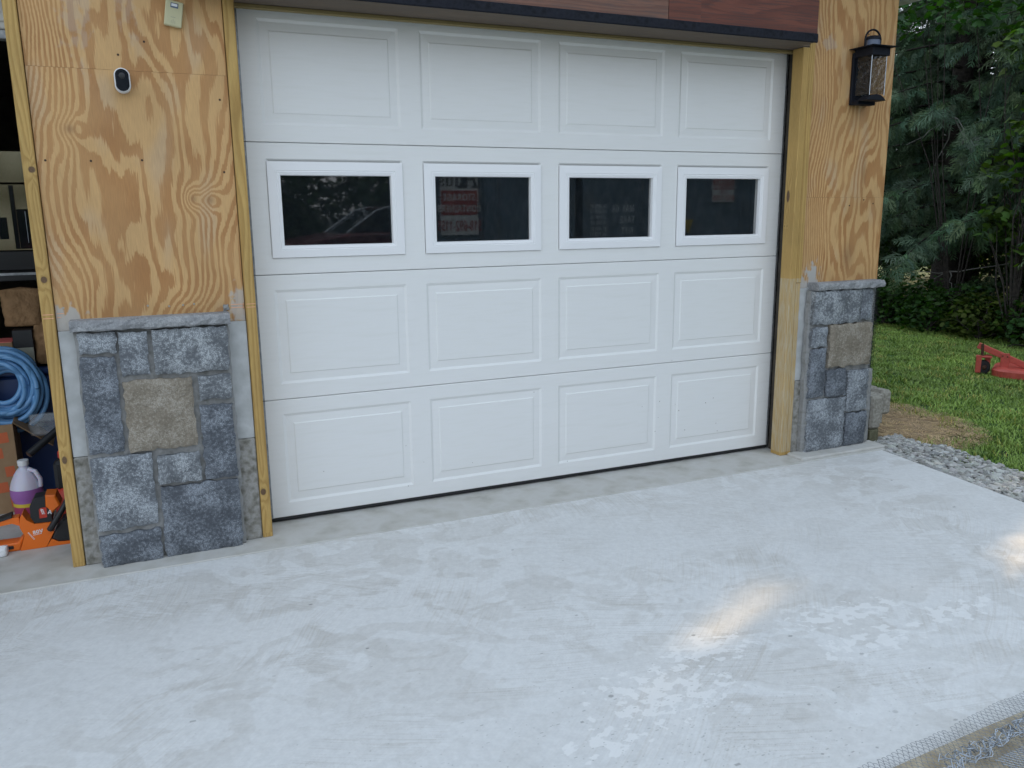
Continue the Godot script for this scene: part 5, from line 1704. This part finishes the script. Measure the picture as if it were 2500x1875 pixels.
func build_across() -> void:
	var back := Vector3(0, PI, 0)
	var f := container(Vector3(2.50, -0.07, 6.96), [0.30, 1.17, 1.40, 2.12], "dark blue storage container with a tall red and white sign, mirrored in the second window")
	put("sign_board", box(surf(), Vector3(0.656, 1.10, -0.022), Vector3(1.146, 2.10, -0.012), 0.002), M.sign_white, f)
	put("sign_band", box(surf(), Vector3(0.668, 1.355, -0.026), Vector3(1.134, 1.665, -0.0225), 0.001), M.red_print, f)
	text("STORAGE", 0.088, M.sign_white, f, Vector3(0.90, 1.578, -0.0275), back, "lettering", 0.80)
	text("CONTAINERS", 0.088, M.sign_white, f, Vector3(0.90, 1.437, -0.0275), back, "lettering", 0.74)
	text("518-692-1155", 0.13, M.red_print, f, Vector3(0.90, 1.215, -0.0235), back, "lettering", 0.52)
	text("A", 0.30, M.dark_print, f, Vector3(1.03, 1.84, -0.0235), back, "lettering", 0.9, 0.001, true)
	text("Plus", 0.15, M.dark_print, f, Vector3(0.83, 1.79, -0.0235), back, "lettering", 0.9, 0.001, true)
	f = container(Vector3(4.942, -0.07, 6.26), [0.80, 1.10, 1.34, 2.20], "dark blue storage container with white weight figures on its door, mirrored in the third window")
	for q in [["MAX. GR.", "30.480 KG", "67.200 LB", 1.415], ["TARE", "2.080 KG", "4.585 LB", 1.270], ["NET", "28.400 KG", "62.615 LB", 1.124]]:
		text(q[0], 0.090, M.container_print, f, Vector3(0.545 if q[0].length() > 4 else 0.615, q[3], 0.0292), back, "lettering", 0.60 if q[0].length() > 4 else 0.72)
		text(q[1], 0.050, M.container_print, f, Vector3(0.214, q[3] + 0.034, 0.0292), back, "lettering", 0.78)
		text(q[2], 0.050, M.container_print, f, Vector3(0.214, q[3] - 0.034, 0.0292), back, "lettering", 0.78)
	put("sign_board", box(surf(), Vector3(1.774, 1.49, -0.022), Vector3(2.081, 2.0, -0.012), 0.002), M.sign_white, f)
	put("sign_band", box(surf(), Vector3(1.782, 1.655, -0.026), Vector3(2.073, 1.79, -0.0225), 0.001), M.red_print, f)
	text("STORAGE", 0.045, M.sign_white, f, Vector3(1.928, 1.75, -0.0275), back, "lettering", 0.95)
	text("CONTAINERS", 0.045, M.sign_white, f, Vector3(1.928, 1.69, -0.0275), back, "lettering", 0.92)
	text("(518)", 0.032, M.red_print, f, Vector3(1.928, 1.62, -0.0235), back)
	text("692-1155", 0.07, M.red_print, f, Vector3(1.928, 1.545, -0.0235), back, "lettering", 0.75)
	var st := surf()
	prism(st, [[1.395, 1.265], [1.535, 1.265], [1.465, 1.065]], 0.020, 0.029, 0.002)
	put("warning_triangle", st, M.sign_yellow, f)
	car(Vector3(0.1, -0.075, 8.6), 0.15, M.car_red, "bright red car parked across the yard, mirrored in the first window")
	car(Vector3(4.3, -0.075, 14.2), PI - 0.1, M.car_maroon, "dark red car with a chrome roof line behind the containers, mirrored in the first window")

func _ready() -> void:
	# camera
	var cam := Camera3D.new()
	cam.name = "camera"
	cam.position = Vector3(-0.38342, 1.31239, 3.56006)
	cam.rotation_degrees = Vector3(-11.7809, -23.4816, -0.5915)
	cam.fov = 50.04
	cam.near = 0.05
	cam.far = 400.0
	add_child(cam)
	# sky and exposure
	var env := Environment.new()
	var sky := Sky.new()
	var sm := ProceduralSkyMaterial.new()
	sm.sky_top_color = Color(0.735, 0.79, 0.85)
	sm.sky_horizon_color = Color(0.885, 0.90, 0.92)
	sm.sky_curve = 0.16
	sm.ground_bottom_color = Color(0.25, 0.26, 0.22)
	sm.ground_horizon_color = Color(0.5, 0.54, 0.55)
	sm.sun_angle_max = 2.0
	sm.sky_energy_multiplier = 1.0
	sky.sky_material = sm
	env.background_mode = Environment.BG_SKY
	env.sky = sky
	env.tonemap_mode = Environment.TONE_MAPPER_LINEAR
	env.tonemap_exposure = 2.2
	env.sdfgi_enabled = true
	env.ssao_enabled = true
	env.ssil_enabled = true
	var we := WorldEnvironment.new()
	we.name = "environment"
	we.environment = env
	add_child(we)
	# sun
	var sun := DirectionalLight3D.new()
	sun.name = "sun"
	sun.light_color = Color(1.0, 0.86, 0.66)
	sun.light_energy = 0.75
	sun.light_angular_distance = 0.5
	sun.shadow_enabled = true
	add_child(sun)
	sun.look_at_from_position(SUN * 50.0, Vector3.ZERO)
	rng.seed = 7
	materials()
	build_ground()
	build_garage()
	build_door()
	build_trees()
	build_across()
	build_fittings()
	build_yard()
	build_bay()
